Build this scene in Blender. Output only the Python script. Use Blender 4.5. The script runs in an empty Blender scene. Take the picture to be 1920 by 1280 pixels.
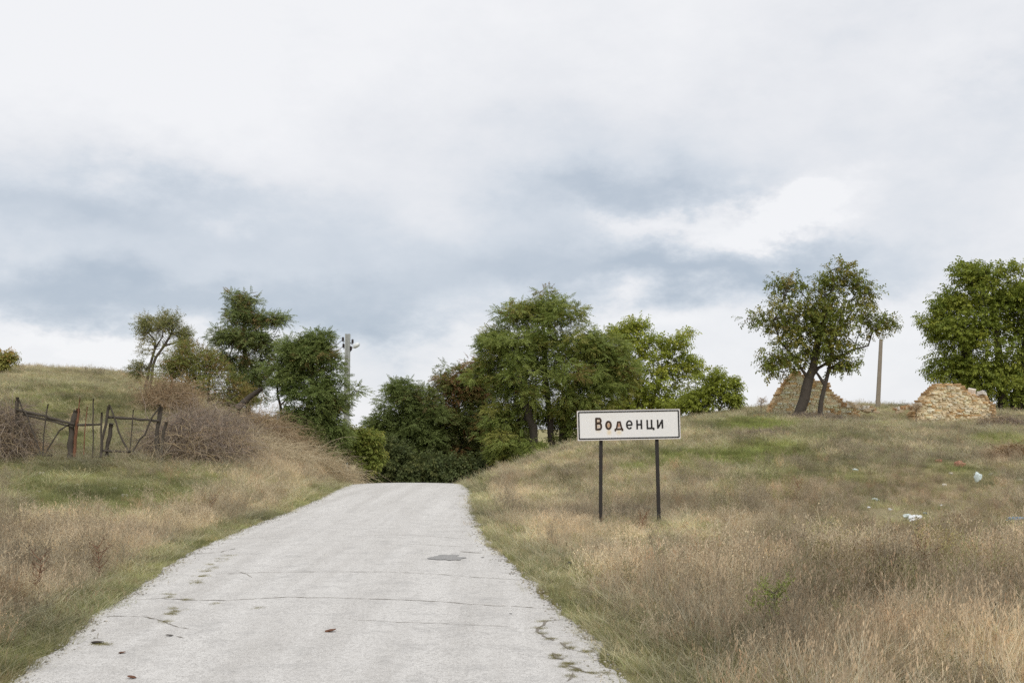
import bpy, bmesh, math, random
import numpy as np
from mathutils import Vector, Matrix, Euler
random.seed(7); RNG = np.random.default_rng(11)
scene = bpy.context.scene
COL = scene.collection
R = math.radians

# ------------------------------------------------------------------ camera
CAMZ = 1.6; LENS = 38.0; F = LENS / 36.0 * 1920.0
PITCH = math.atan(160.0 / F)
cam = bpy.data.cameras.new("camera"); cam.lens = LENS; cam.sensor_width = 36.0
cam.clip_start = 0.1; cam.clip_end = 9000
camo = bpy.data.objects.new("camera", cam); COL.objects.link(camo)
camo.location = (0, 0, CAMZ); camo.rotation_euler = (R(90) + PITCH, 0, 0)
scene.camera = camo
scene.view_settings.view_transform = 'Standard'; scene.view_settings.look = 'None'
scene.view_settings.exposure = 0.0; scene.view_settings.gamma = 1.0
scene.view_settings.use_curve_mapping = False
scene.cycles.use_denoising = False; scene.cycles.max_bounces = 6; scene.cycles.diffuse_bounces = 5; scene.cycles.transparent_max_bounces = 4

def at(px, py, d):
    """photo pixel (1920x1280) at forward distance d -> world point"""
    u = (px - 960) / F; v = (640 - py) / F
    c, s = math.cos(PITCH), math.sin(PITCH)
    y = c - s * v; z = s + c * v
    k = d / y
    return Vector((u * k, d, CAMZ + z * k))
def to_px(x, y, z):
    c, s = math.cos(PITCH), math.sin(PITCH)
    dz = z - CAMZ
    f = y * c + dz * s; up = -y * s + dz * c
    f = np.maximum(f, 0.5)
    return 960 + F * x / f, 640 - F * up / f

# ------------------------------------------------------------------ world: overcast sky
SUN_EL, SUN_AZ = 52.0, 35.0      # azimuth measured from +Y towards +X
world = bpy.data.worlds.new("World"); scene.world = world; world.use_nodes = True
wt = world.node_tree; wt.nodes.clear()
def wn(t, **k):
    n = wt.nodes.new(t)
    for a, b in k.items(): setattr(n, a, b)
    return n
def wm(op, a, b=None, c=None, clamp=False):
    n = wn('ShaderNodeMath', operation=op); n.use_clamp = clamp
    for i, q in enumerate((a, b, c)):
        if q is None: continue
        if isinstance(q, (int, float)): n.inputs[i].default_value = q
        else: wt.links.new(q, n.inputs[i])
    return n.outputs[0]
tc = wn('ShaderNodeTexCoord'); sep = wn('ShaderNodeSeparateXYZ'); wt.links.new(tc.outputs['Generated'], sep.inputs[0])
sx, sy, sz = sep.outputs
def wnoise(scale, detail, zs, rough=0.55, off=0.0):
    mp = wn('ShaderNodeMapping'); mp.inputs['Scale'].default_value = (1, 1, zs); mp.inputs['Location'].default_value = (off, off * .7, 0)
    wt.links.new(tc.outputs['Generated'], mp.inputs[0])
    n = wn('ShaderNodeTexNoise'); n.inputs['Scale'].default_value = scale; n.inputs['Detail'].default_value = detail
    n.inputs['Roughness'].default_value = rough
    wt.links.new(mp.outputs[0], n.inputs['Vector'])
    return n
AZ = wm('ARCTAN2', sx, sy); EL = wm('ARCSINE', sz)
nw = wnoise(6.0, 7, 1.8, 0.6); nsep = wn('ShaderNodeSeparateColor'); wt.links.new(nw.outputs['Color'], nsep.inputs[0])
U = wm('ADD', AZ, wm('MULTIPLY', wm('SUBTRACT', nsep.outputs[0], 0.5), 0.30))
V = wm('ADD', EL, wm('MULTIPLY', wm('SUBTRACT', nsep.outputs[1], 0.5), 0.16))
def dirof(px, py):
    p = at(px, py, 1.0) - Vector((0, 0, CAMZ)); p.normalize()
    return math.atan2(p.x, p.y), math.asin(p.z)
BLOBS = [(60, 545, 420, 48, .80), (200, 410, 420, 52, .62), (620, 545, 330, 48, .50), (880, 300, 400, 90, .22), (1000, 470, 380, 55, .40),
         (1170, 365, 210, 42, .58), (1270, 505, 330, 34, .55), (1560, 520, 240, 40, .40), (700, 590, 260, 26, .30), (60, 300, 200, 60, .15),
         (1400, 250, 380, 90, .20), (1800, 330, 200, 120, .20), (1840, 130, 60, 90, .22), (1640, 60, 160, 70, .15),
         (1440, 415, 125, 30, -.95), (1230, 430, 80, 22, -.35), (1150, 590, 260, 22, -.25), (160, 620, 170, 18, -.35), (450, 250, 350, 60, -.12),
         (1750, 680, 260, 50, -.15), (200, 80, 500, 130, -.15), (830, 640, 160, 40, -.05), (640, 650, 120, 60, .10)]
tot = None
for (px, py, rx, ry, a) in BLOBS:
    u0, v0 = dirof(px, py)
    du = wm('MULTIPLY', wm('SUBTRACT', U, u0), F / (rx * 1.0)); dv = wm('MULTIPLY', wm('SUBTRACT', V, v0), F / (ry * 1.25))
    e = wm('EXPONENT', wm('MULTIPLY', wm('ADD', wm('MULTIPLY', du, du), wm('MULTIPLY', dv, dv)), -1.0))
    g = wm('MULTIPLY', e, a)
    tot = g if tot is None else wm('ADD', tot, g)
n1 = wnoise(3.4, 8, 2.0, 0.55, 3.0); n2 = wnoise(10.0, 7, 1.7, 0.62, 8.0)
fb = wm('ADD', wm('MULTIPLY', wm('SUBTRACT', n1.outputs['Fac'], 0.5), 0.7), wm('MULTIPLY', wm('SUBTRACT', n2.outputs['Fac'], 0.5), 0.42))
dark = wm('ADD', wm('ADD', tot, fb), 0.10, clamp=True)
ramp = wn('ShaderNodeValToRGB'); cr = ramp.color_ramp
cr.elements[0].position = 0.0; cr.elements[0].color = (.93, .935, .955, 1)
cr.elements[1].position = 1.0; cr.elements[1].color = (.475, .545, .635, 1)
for p, c in ((.25, (.83, .845, .88, 1)), (.55, (.665, .715, .782, 1))):
    e = cr.elements.new(p); e.color = c
wt.links.new(dark, ramp.inputs[0])
cbg = wn('ShaderNodeBackground'); cbg.inputs[1].default_value = 1.0; wt.links.new(ramp.outputs[0], cbg.inputs[0])
sky = wn('ShaderNodeTexSky', sky_type='NISHITA'); sky.sun_disc = False
sky.sun_elevation = R(SUN_EL); sky.sun_rotation = R(SUN_AZ)
sbg = wn('ShaderNodeBackground'); sbg.inputs[1].default_value = 0.1; wt.links.new(sky.outputs[0], sbg.inputs[0])
mixs = wn('ShaderNodeMixShader'); mixs.inputs[0].default_value = 0.94
wt.links.new(sbg.outputs[0], mixs.inputs[1]); wt.links.new(cbg.outputs[0], mixs.inputs[2])
wo = wn('ShaderNodeOutputWorld'); wt.links.new(mixs.outputs[0], wo.inputs[0])

sun = bpy.data.lights.new("sun", 'SUN'); sun.energy = 1.4; sun.angle = R(14); sun.color = (1.0, .965, .90)
suno = bpy.data.objects.new("sun", sun); COL.objects.link(suno)
sd = Vector((math.sin(R(SUN_AZ + 130)) * math.cos(R(SUN_EL)), math.cos(R(SUN_AZ + 130)) * math.cos(R(SUN_EL)), math.sin(R(SUN_EL))))
sky.sun_rotation = R(SUN_AZ + 130)
suno.rotation_euler = sd.to_track_quat('Z', 'Y').to_euler(); suno.location = (10, -10, 30)

# ------------------------------------------------------------------ helpers
def smooth(a, b, x):
    t = np.clip((x - a) / (b - a), 0, 1); return t * t * (3 - 2 * t)
def _hash(ix, iy, seed):
    h = (ix.astype(np.int64) * 374761393 + iy.astype(np.int64) * 668265263 + seed * 974634777) & 0x7fffffff
    h = ((h ^ (h >> 13)) * 1274126177) & 0x7fffffff
    return ((h ^ (h >> 16)) & 0xffff) / 65535.0
def vnoise(x, y, s, seed=0):
    x = np.asarray(x, float) / s; y = np.asarray(y, float) / s
    ix = np.floor(x); iy = np.floor(y); fx = x - ix; fy = y - iy
    fx = fx * fx * (3 - 2 * fx); fy = fy * fy * (3 - 2 * fy)
    a = _hash(ix, iy, seed); b = _hash(ix + 1, iy, seed); c = _hash(ix, iy + 1, seed); d = _hash(ix + 1, iy + 1, seed)
    return (a * (1 - fx) + b * fx) * (1 - fy) + (c * (1 - fx) + d * fx) * fy
def fbm(x, y, s, seed=0, o=4):
    t = 0; amp = .5; n = 0
    for i in range(o):
        t = t + amp * vnoise(x, y, s, seed + i * 17); n += amp; amp *= .5; s *= .5
    return t / n

def tag(o, label=None, cat=None, group=None, kind=None):
    if label: o['label'] = label
    if cat: o['category'] = cat
    if group: o['group'] = group
    if kind: o['kind'] = kind
    return o
def empty(name, loc, label, cat, group=None, rot=None):
    o = bpy.data.objects.new(name, None); COL.objects.link(o); o.location = loc
    o.empty_display_size = .2
    if rot: o.rotation_euler = rot
    return tag(o, label, cat, group)
def link(name, me, mat=None, parent=None):
    o = bpy.data.objects.new(name, me); COL.objects.link(o)
    if mat and not me.materials: me.materials.append(mat)
    if parent: o.parent = parent
    return o
def np_mesh(name, Vv, Fq, tint=None, smooth_=False):
    """Vv (n,3); Fq (m,k) all same k; tint (n,3) point colours"""
    me = bpy.data.meshes.new(name); Vv = np.asarray(Vv, np.float32); Fq = np.asarray(Fq, np.int32)
    m, k = Fq.shape
    me.vertices.add(len(Vv)); me.vertices.foreach_set('co', Vv.ravel())
    me.loops.add(m * k); me.loops.foreach_set('vertex_index', Fq.ravel())
    me.polygons.add(m); me.polygons.foreach_set('loop_start', np.arange(0, m * k, k, dtype=np.int32))
    try: me.polygons.foreach_set('loop_total', np.full(m, k, dtype=np.int32))
    except Exception: pass
    if smooth_: me.polygons.foreach_set('use_smooth', np.ones(m, bool))
    if tint is not None:
        at_ = me.attributes.new('tint', 'FLOAT_COLOR', 'POINT')
        c = np.ones((len(Vv), 4), np.float32); c[:, :3] = tint; at_.data.foreach_set('color', c.ravel())
    me.update(calc_edges=True); me.validate()
    return me
class TB:
    """collects quads (tubes, strips, boxes)"""
    def __init__(s): s.v = []; s.f = []
    def tube(s, pts, rad, n=6, cap=True):
        pts = [Vector(p) for p in pts]; b0 = len(s.v)
        if not hasattr(rad, '__len__'): rad = [rad] * len(pts)
        up = Vector((0.13, .97, .21))
        for i, p in enumerate(pts):
            t = (pts[min(i + 1, len(pts) - 1)] - pts[max(i - 1, 0)])
            if t.length < 1e-9: t = Vector((0, 0, 1))
            t.normalize(); a = t.cross(up)
            if a.length < 1e-3: a = t.cross(Vector((1, 0, 0)))
            a.normalize(); b = t.cross(a)
            for j in range(n):
                q = 2 * math.pi * j / n
                s.v.append(tuple(p + (a * math.cos(q) + b * math.sin(q)) * rad[i]))
        for i in range(len(pts) - 1):
            for j in range(n):
                s.f.append((b0 + i * n + j, b0 + i * n + (j + 1) % n, b0 + (i + 1) * n + (j + 1) % n, b0 + (i + 1) * n + j))
        if cap:
            for i, rr in ((0, 1), (len(pts) - 1, -1)):
                f = [b0 + i * n + j for j in range(n)]
                s.f.append(tuple(f[::rr]))
    def box(s, c, d, rot=None):
        b0 = len(s.v)
        for x in (-.5, .5):
            for y in (-.5, .5):
                for z in (-.5, .5):
                    p = Vector((x * d[0], y * d[1], z * d[2]))
                    if rot: p = rot @ p
                    s.v.append(tuple(Vector(c) + p))
        for f in ((0, 1, 3, 2), (4, 6, 7, 5), (0, 4, 5, 1), (2, 3, 7, 6), (0, 2, 6, 4), (1, 5, 7, 3)):
            s.f.append(tuple(b0 + i for i in f))
    def build(s, name, mat, parent=None, sm=False, bevel=0):
        me = bpy.data.meshes.new(name); me.from_pydata(s.v, [], s.f); me.update()
        if sm:
            for p in me.polygons: p.use_smooth = True
        o = link(name, me, mat, parent)
        if bevel:
            m = o.modifiers.new('bevel', 'BEVEL'); m.width = bevel; m.segments = 2; m.limit_method = 'ANGLE'
        return o

# ------------------------------------------------------------------ materials
def mat_new(name):
    m = bpy.data.materials.new(name); m.use_nodes = True; nt = m.node_tree
    return m, nt, nt.nodes['Principled BSDF']
def nd(nt, t, ins=None, **k):
    n = nt.nodes.new(t)
    for a, b in k.items(): setattr(n, a, b)
    for a, b in (ins or {}).items():
        if hasattr(b, 'is_linked'): nt.links.new(b, n.inputs[a])
        else: n.inputs[a].default_value = b
    return n
def mixc(nt, fac, a, b, mode='MIX'):
    n = nt.nodes.new('ShaderNodeMix'); n.data_type = 'RGBA'; n.blend_type = mode
    for i, q in ((0, fac), (6, a), (7, b)):
        if hasattr(q, 'is_linked'): nt.links.new(q, n.inputs[i])
        elif i == 0: n.inputs[0].default_value = q
        else: n.inputs[i].default_value = (*q, 1) if len(q) == 3 else q
    return n.outputs[2]
def objco(nt): return nd(nt, 'ShaderNodeTexCoord').outputs['Object']
def noise(nt, scale, detail=4, vec=None, rough=.5):
    n = nd(nt, 'ShaderNodeTexNoise', {'Scale': scale, 'Detail': detail, 'Roughness': rough})
    nt.links.new(vec if vec is not None else objco(nt), n.inputs['Vector']); return n.outputs['Fac']
def ramp_(nt, f, pts):
    n = nd(nt, 'ShaderNodeValToRGB', {'Fac': f}); cr = n.color_ramp
    while len(cr.elements) < len(pts): cr.elements.new(.5)
    for e, (p, c) in zip(cr.elements, pts):
        e.position = p; e.color = (c, c, c, 1) if not hasattr(c, '__len__') else (*c, 1)
    return n.outputs[0]
def bump(nt, bs, h, strength=.4, dist=.01):
    b = nd(nt, 'ShaderNodeBump', {'Strength': strength, 'Distance': dist, 'Height': h}); nt.links.new(b.outputs[0], bs.inputs['Normal'])

def leafy(name, instancer=False, transl=.35, rough=.55, varies=.25):
    m, nt, bs = mat_new(name)
    a = nd(nt, 'ShaderNodeAttribute', attribute_name='tint', attribute_type='INSTANCER' if instancer else 'GEOMETRY')
    c = a.outputs['Color']
    if instancer:
        b = nd(nt, 'ShaderNodeAttribute', attribute_name='tint', attribute_type='GEOMETRY')
        c = mixc(nt, 1.0, c, b.outputs['Color'], 'MULTIPLY')
    nt.links.new(c, bs.inputs['Base Color']); bs.inputs['Roughness'].default_value = rough
    bs.inputs['Specular IOR Level'].default_value = .25
    tr = nd(nt, 'ShaderNodeBsdfTranslucent'); nt.links.new(c, tr.inputs[0])
    mx = nd(nt, 'ShaderNodeMixShader', {0: transl}); nt.links.new(bs.outputs[0], mx.inputs[1]); nt.links.new(tr.outputs[0], mx.inputs[2])
    nt.links.new(mx.outputs[0], nt.nodes['Material Output'].inputs[0])
    return m
M = {}
M['leaf'] = leafy('leaf'); M['grass'] = leafy('grass_blades', True, .38, .7)
M['cane'] = leafy('bramble_canes', False, .1, .8)
def simple(name, col, rough=.8, var=.3, scale=8, metal=0, bs_=.3):
    m, nt, bs = mat_new(name); f = noise(nt, scale, 6, rough=.65)
    c = mixc(nt, f, tuple(x * (1 - var) for x in col), tuple(min(1, x * (1 + var)) for x in col))
    nt.links.new(c, bs.inputs['Base Color']); bs.inputs['Roughness'].default_value = rough; bs.inputs['Metallic'].default_value = metal
    bs.inputs['Specular IOR Level'].default_value = .3
    bump(nt, bs, noise(nt, scale * 4, 4), bs_, .01)
    return m
M['bark'] = simple('dark_bark', (.075, .062, .05), .9, .45, 9, bs_=.8)
M['bark_pale'] = simple('pale_bark', (.16, .135, .11), .9, .45, 9, bs_=.8)
M['concrete'] = simple('pole_concrete', (.42, .43, .41), .85, .18, 5)
M['pole_old'] = simple('old_pole_concrete', (.31, .265, .215), .85, .2, 5)
M['iron'] = simple('dark_painted_iron', (.034, .030, .028), .7, .4, 14)
M['porcelain'] = simple('dark_insulator', (.03, .022, .02), .3, .3, 10)
M['wood'] = simple('weathered_wood', (.085, .072, .058), .9, .5, 12, bs_=.8)
M['wood_red'] = simple('reddish_wood', (.20, .095, .055), .9, .4, 12, bs_=.8)
M['white_plastic'] = simple('white_plastic', (.78, .80, .80), .35, .06, 12)
M['pale_stone'] = simple('pale_limestone', (.62, .59, .52), .9, .25, 9)
M['pink'] = simple('pink_fired_clay', (.50, .25, .19), .9, .2, 9)
M['blue'] = simple('faded_blue_plastic', (.18, .26, .36), .5, .3, 9)
M['black_pl'] = simple('black_rubbish', (.02, .02, .022), .4, .3, 9)
M['wire'] = simple('wire', (.05, .05, .05), .6, .1, 5)

# ------------------------------------------------------------------ road & terrain height
LE = [(30, 1280), (70, 1250), (110, 1222), (150, 1192), (177, 1161), (233, 1125), (300, 1078), (360, 1038), (397, 1020), (467, 990), (550, 958), (590, 941), (640, 917)]
RE = [(1160, 1280), (1133, 1240), (1117, 1210), (1083, 1180), (1053, 1153), (1017, 1117), (973, 1072), (913, 1023), (893, 990), (880, 950), (877, 920)]
def road_z(y):
    y = np.asarray(y, float); t = np.clip(y - 26, 0, 22); z = -.0027 * t * t
    return z - .1188 * np.clip(y - 48, 0, 30)
def px_on_road(px, py):
    d = 10.0
    for _ in range(30):
        p = at(px, py, d); zr = float(road_z(d)); d = d * (CAMZ - zr) / max(.05, (CAMZ - p.z))
    return at(px, py, d)
def edge(E, ext):
    P = [px_on_road(*e) for e in E]; P = [(p.y, p.x) for p in P]
    P = [(-40, ext[0]), (3, P[0][1] + ext[2])] + P + [(46, ext[3]), (80, ext[1])]
    return np.array(P)
EL_ = edge(LE, (-2.4, -12.0, .25, -6.0)); ER_ = edge(RE, (1.5, -8.6, .25, -2.6))
def xl(y): return np.interp(y, EL_[:, 0], EL_[:, 1])
def xr(y): return np.interp(y, ER_[:, 0], ER_[:, 1])

CP = []
def cp(px, py, d): p = at(px, py, d); CP.append((p.x, p.y, p.z))
def cw(x, y, z): CP.append((x, y, z))
# left side
for a in ((100, 965, 18), (20, 900, 21), (200, 905, 22), (160, 860, 24), (0, 865, 23.5), (310, 866, 24), (60, 800, 29), (150, 785, 30), (240, 775, 31),
          (0, 710, 42), (130, 723, 41), (255, 737, 40), (-300, 708, 42), (-300, 860, 24), (330, 745, 36), (450, 800, 34), (540, 850, 32.5), (620, 885, 33),
          (440, 872, 25), (520, 875, 27), (560, 905, 25), (400, 920, 22), (330, 1000, 16.5), (100, 1080, 12.2)):
    cp(*a)
for a in ((-3.6, 6, .08), (-8, 8, .15), (-7, 4, .1), (-5, 10, .08), (-20, 12, .4), (-15, 2, .2), (-22, 60, 3.6), (-12, 55, 1.6), (-30, 60, 4), (-40, 40, 4.2), (-40, 15, 1.2),
          (-9, 46, 1.0), (-8.5, 60, -2), (-14, 75, -1), (-30, 80, 2)): cw(*a)
# right side
for a in ((1130, 975, 16.3), (1235, 978, 16.8), (960, 885, 30), (1020, 862, 31), (1100, 832, 32.5), (1200, 804, 34.5), (1290, 786, 37), (1400, 778, 40), (1520, 780, 41),
          (1430, 792, 36), (1400, 822, 31), (1300, 872, 26), (1330, 935, 20), (1700, 985, 15), (1700, 872, 24), (1700, 811, 34), (1700, 781, 42), (1890, 865, 25),
          (1890, 784, 41), (1550, 820, 31), (1550, 900, 22), (2200, 786, 41), (2200, 880, 24)): cp(*a)
for a in ((1.6, 5, .12), (4, 6, .3), (8, 6, .45), (1.9, 10, .12), (4, 10, .25), (0.6, 14, .05), (14, 5, .7), (20, 10, .9), (-0.3, 24, -.02), (30, 20, 1.5), (30, 50, 2.4), (12, 55, 2.2), (20, 60, 2.2),
          (5, 50, 1.2), (2.5, 46, .2), (0, 44, -.7), (0, 55, -2.2), (3, 65, -1.2), (12, 80, 1.5), (30, 80, 2)): cw(*a)
for y in (2, 5, 9, 13, 17, 21, 25, 29, 33, 38, 44, 55, 70, 85):
    zr = float(road_z(y))
    for s_, X in ((-1, float(xl(y))), (1, float(xr(y)))): cw(X + s_ * .3, y, zr + .02)
CPA = np.array(CP); SC = 20.0
def _k(r2): return np.where(r2 > 1e-12, r2 * np.log(np.maximum(r2, 1e-12)), 0)
_n = len(CPA); _P = CPA[:, :2] / SC
_A = np.zeros((_n + 3, _n + 3)); _A[:_n, :_n] = _k(((_P[:, None] - _P[None]) ** 2).sum(-1)) + np.eye(_n) * .004
_A[:_n, _n] = 1; _A[:_n, _n + 1:] = _P; _A[_n, :_n] = 1; _A[_n + 1:, :_n] = _P.T
_W = np.linalg.solve(_A, np.concatenate([CPA[:, 2], np.zeros(3)]))
def tps(x, y):
    q = np.stack([x, y], -1) / SC; out = np.empty(len(q))
    for i in range(0, len(q), 20000):
        p = q[i:i + 20000]
        out[i:i + 20000] = _k(((p[:, None] - _P[None]) ** 2).sum(-1)) @ _W[:_n] + _W[_n] + p @ _W[_n + 1:]
    return out
def H(x, y):
    x = np.atleast_1d(np.asarray(x, float)).ravel(); y = np.atleast_1d(np.asarray(y, float)).ravel()
    cx = np.clip(x, -40, 34); cy = np.clip(y, -2, 85)
    t = np.clip(tps(cx, cy), -6, 5)
    zr = road_z(y); L = xl(y); Rr = xr(y)
    dist = np.maximum(np.maximum(L - x, x - Rr), 0); w = smooth(0, 1.1, dist)
    z = zr + (t - zr) * w - .045 * (1 - smooth(0, .12, dist))
    b = (fbm(x, y, 3.0, 5) - .5) * .22 + (fbm(x, y, .9, 9) - .5) * .10
    b = b * (1 - .85 * np.exp(-((x - 1.8) ** 2 + (y - 16) ** 2) / 6)) - .03 * np.exp(-((x - 1.8) ** 2 + (y - 16) ** 2) / 6)
    z = z + b * smooth(.1, 1.5, dist)
    r = np.hypot(x, y - 30); s = smooth(70, 260, r)
    far = -7 + (fbm(x, y, 400, 31) - .5) * 10
    return z * (1 - s) + far * s
def h1(x, y): return float(H([x], [y])[0])
def ground_px(px, py, d0=3.0, d1=60.0):
    """first hit of the pixel's ray with the ground"""
    ds = np.arange(d0, d1, .05); c, s = math.cos(PITCH), math.sin(PITCH)
    u = (px - 960) / F; v = (640 - py) / F; yy = c - s * v; zz = s + c * v
    X = u / yy * ds; Z = CAMZ + zz / yy * ds
    below = np.nonzero(Z <= H(X, ds))[0]
    i = below[0] if len(below) else len(ds) - 1
    return Vector((X[i], ds[i], float(H(X[i:i + 1], ds[i:i + 1])[0])))

# --- zones of ground cover (world map)
ZG = [(200, 925, 190, 30, 1), (60, 890, 200, 28, .7), (330, 905, 130, 25, .6), (150, 760, 220, 50, .55), (150, 825, 160, 20, .7), (60, 730, 160, 20, .4),
      (1410, 800, 90, 17, .95), (1340, 858, 150, 20, 1), (1440, 845, 110, 26, .8), (1230, 880, 90, 12, .8), (1880, 828, 70, 14, .9), (1560, 822, 90, 12, .5), (1560, 900, 120, 25, .5),
      (905, 960, 25, 60, .9), (915, 905, 25, 20, .8), (1790, 880, 50, 10, .6), (1450, 905, 120, 25, .6), (1720, 1010, 120, 16, .35), (1150, 1190, 60, 25, .55), (1860, 1010, 90, 30, .5)]
ZR = [(1720, 920, 130, 40, .6), (1740, 1000, 160, 26, .8), (1650, 1000, 90, 22, .5), (1500, 930, 50, 20, .5), (1870, 960, 70, 20, .6), (1880, 862, 40, 14, .9)]
ZB = [(1640, 940, 300, 60, .6), (1700, 1150, 300, 90, .35), (1550, 845, 120, 18, .6), (1420, 815, 60, 7, 1.0), (1800, 800, 160, 26, .8), (1560, 786, 160, 10, .9), (420, 790, 120, 60, .6),
      (250, 955, 200, 10, .5), (1260, 900, 150, 40, .3), (1560, 1110, 200, 60, .35), (20, 960, 100, 14, .5)]
ZT = [(180, 1010, 260, 45, 1), (520, 870, 120, 60, .9), (630, 885, 60, 30, 1), (340, 730, 60, 30, .8), (430, 960, 160, 30, .6), (1120, 1000, 170, 45, 1), (960, 905, 60, 35, 1), (1100, 870, 120, 30, .7),
      (1350, 1050, 300, 70, .7), (1200, 1100, 170, 70, .5), (1600, 1230, 400, 70, .7), (30, 1090, 120, 50, .6), (1000, 1010, 60, 30, .9)]
def zone(Z, px, py):
    t = np.zeros_like(px)
    for (a, b, rx, ry, s) in Z:
        t = np.maximum(t, s * np.exp(-(((px - a) / rx) ** 2 + ((py - b) / ry) ** 2) ** 1.3))
    return t
def cover(x, y, z):
    px, py = to_px(x, y, z)
    wx = (fbm(x, y, 2.0, 41) - .5) * 120 * 12 / np.maximum(y, 8); wy = (fbm(x, y, 2.0, 57) - .5) * 40 * 12 / np.maximum(y, 8)
    px = px + wx; py = py + wy
    g = zone(ZG, px, py); r = zone(ZR, px, py); b = zone(ZB, px, py); t = zone(ZT, px, py)
    dist = np.maximum(np.maximum(xl(y) - x, x - xr(y)), 0)
    wv = .55 + .6 * fbm(x, y, 1.5, 77)
    left = x < (xl(y) + xr(y)) / 2
    vg = 1 - smooth(.2 * wv, np.where(left, .95, .75) * wv, dist)
    g = np.maximum(g * (1 - vg), vg * np.where(left, .62, .35) * (.6 + .7 * fbm(x, y, .7, 88))); t = t * (1 - vg); b = b * (1 - vg)
    return g, r, b, t, dist
TAN = np.array((.61, .535, .39)); GREY = np.array((.46, .415, .34)); GRN = np.array((.25, .272, .105)); RED = np.array((.40, .25, .165)); OLV = np.array((.39, .385, .19)); STRAW = np.array((.74, .67, .51))

# terrain mesh
def axis(lo, hi, step, far, g=1.35):
    a = list(np.arange(lo, hi + 1e-6, step)); s = step
    while a[-1] < far: s *= g; a.append(a[-1] + s)
    s = step; b = []
    c = lo
    while c > -far: s *= g; c -= s; b.append(c)
    return np.array(b[::-1] + a)
gx = axis(-26, 26, .24, 3500); gy = axis(-4, 64, .26, 4500); 
GX, GY = np.meshgrid(gx, gy); fx_, fy_ = GX.ravel(), GY.ravel(); GZ = H(fx_, fy_)
nx, ny = len(gx), len(gy)
I = (np.arange(ny - 1)[:, None] * nx + np.arange(nx - 1)[None]).ravel()
Q = np.stack([I, I + 1, I + nx + 1, I + nx], -1)
g, r, b, t, dist = cover(fx_, fy_, GZ)
soil = np.array((.20, .165, .115))[None] * np.ones((len(fx_), 1))
def mixn(a, b, w): return a * (1 - w[:, None]) + b * w[:, None]
gc = mixn(soil, OLV * .75, np.full(len(fx_), .55)); gc = mixn(gc, GRN * .85, g * .8); gc = mixn(gc, RED * .7, r * .5); gc = mixn(gc, GREY * .75, b * .5); gc = mixn(gc, TAN * .7, t * .5)
gme = np_mesh('ground', np.stack([fx_, fy_, GZ], -1), Q, gc, True)
m, nt, bs = mat_new('ground_soil')
a_ = nd(nt, 'ShaderNodeAttribute', attribute_name='tint')
oc = objco(nt)
c = mixc(nt, noise(nt, 6, 8, oc, .7), (.55, .55, .55), (1.45, 1.42, 1.35)); c = mixc(nt, 1.0, a_.outputs['Color'], c, 'MULTIPLY')
c = mixc(nt, ramp_(nt, noise(nt, 45, 6, oc, .7), ((.35, 0), (.7, 1))), c, mixc(nt, 1.0, c, (1.6, 1.5, 1.3), 'MULTIPLY'))
nt.links.new(c, bs.inputs['Base Color']); bs.inputs['Roughness'].default_value = .95; bs.inputs['Specular IOR Level'].default_value = .1
bump(nt, bs, noise(nt, 25, 8, oc, .7), .9, .05)
tag(link('ground', gme, m), 'grassy ground with banks on both sides of the road', None, None, 'structure')

# ------------------------------------------------------------------ road
ys = np.concatenate([np.arange(-12, 5, .3), np.arange(5, 40, .07), np.arange(40, 82, .5)])
us = np.concatenate([[0, 0, .006, .03], np.linspace(.08, .92, 13), [.97, .994, 1, 1]])
rv = []; jl = (fbm(ys, ys * 0, .5, 3, 5) - .5) * .12 + (fbm(ys, ys * 0, .1, 4, 3) - .5) * .05; jr = (fbm(ys, ys * 0 + 9, .45, 6, 5) - .5) * .26 + (fbm(ys, ys * 0 + 3, .12, 8, 3) - .5) * .09
for i, y in enumerate(ys):
    L = float(xl(y)) - .05 + jl[i]; Rr = float(xr(y)) + .03 + jr[i]
    for k, u in enumerate(us):
        z = float(road_z(y)) + .03 * (1 - (2 * u - 1) ** 2)
        if k in (0, len(us) - 1): z -= .13
        rv.append((L + (Rr - L) * u, y, z))
rv = np.array(rv); nu = len(us)
rv[:, 2] += (fbm(rv[:, 0], rv[:, 1], 1.2, 66) - .5) * .018
I = (np.arange(len(ys) - 1)[:, None] * nu + np.arange(nu - 1)[None]).ravel()
rme = np_mesh('road', rv, np.stack([I, I + 1, I + nu + 1, I + nu], -1), None, True)
m, nt, bs = mat_new('worn_pale_asphalt'); oc = objco(nt)
base = mixc(nt, noise(nt, .9, 5, oc, .6), (.54, .518, .485), (.68, .658, .62))
mp = nd(nt, 'ShaderNodeMapping', {'Scale': (1.3, .07, 1.0)}); nt.links.new(oc, mp.inputs[0])
base = mixc(nt, ramp_(nt, noise(nt, 2.3, 4, mp.outputs[0], .55), ((.35, 0), (.62, .75))), base, (.76, .74, .705))
grit = noise(nt, 110, 3, oc, .8)
base = mixc(nt, ramp_(nt, noise(nt, 28, 5, oc, .8), ((.40, .5), (.52, 0))), base, (.38, .36, .335))
base = mixc(nt, ramp_(nt, grit, ((.36, .8), (.47, 0))), base, (.17, .16, .155))
base = mixc(nt, ramp_(nt, noise(nt, 55, 4, oc, .75), ((.54, 0), (.66, .6))), base, (.80, .78, .76))
pit = nd(nt, 'ShaderNodeTexVoronoi', {'Scale': 9.0, 'Randomness': 1.0}); nt.links.new(oc, pit.inputs['Vector'])
base = mixc(nt, ramp_(nt, pit.outputs['Distance'], ((.035, .8), (.07, 0))), base, (.16, .14, .13))
base = mixc(nt, ramp_(nt, noise(nt, 3.1, 7, oc, .75), ((.50, 0), (.72, .6))), base, (.36, .35, .335))
nt.links.new(base, bs.inputs['Base Color']); bs.inputs['Roughness'].default_value = .88; bs.inputs['Specular IOR Level'].default_value = .25
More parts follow.
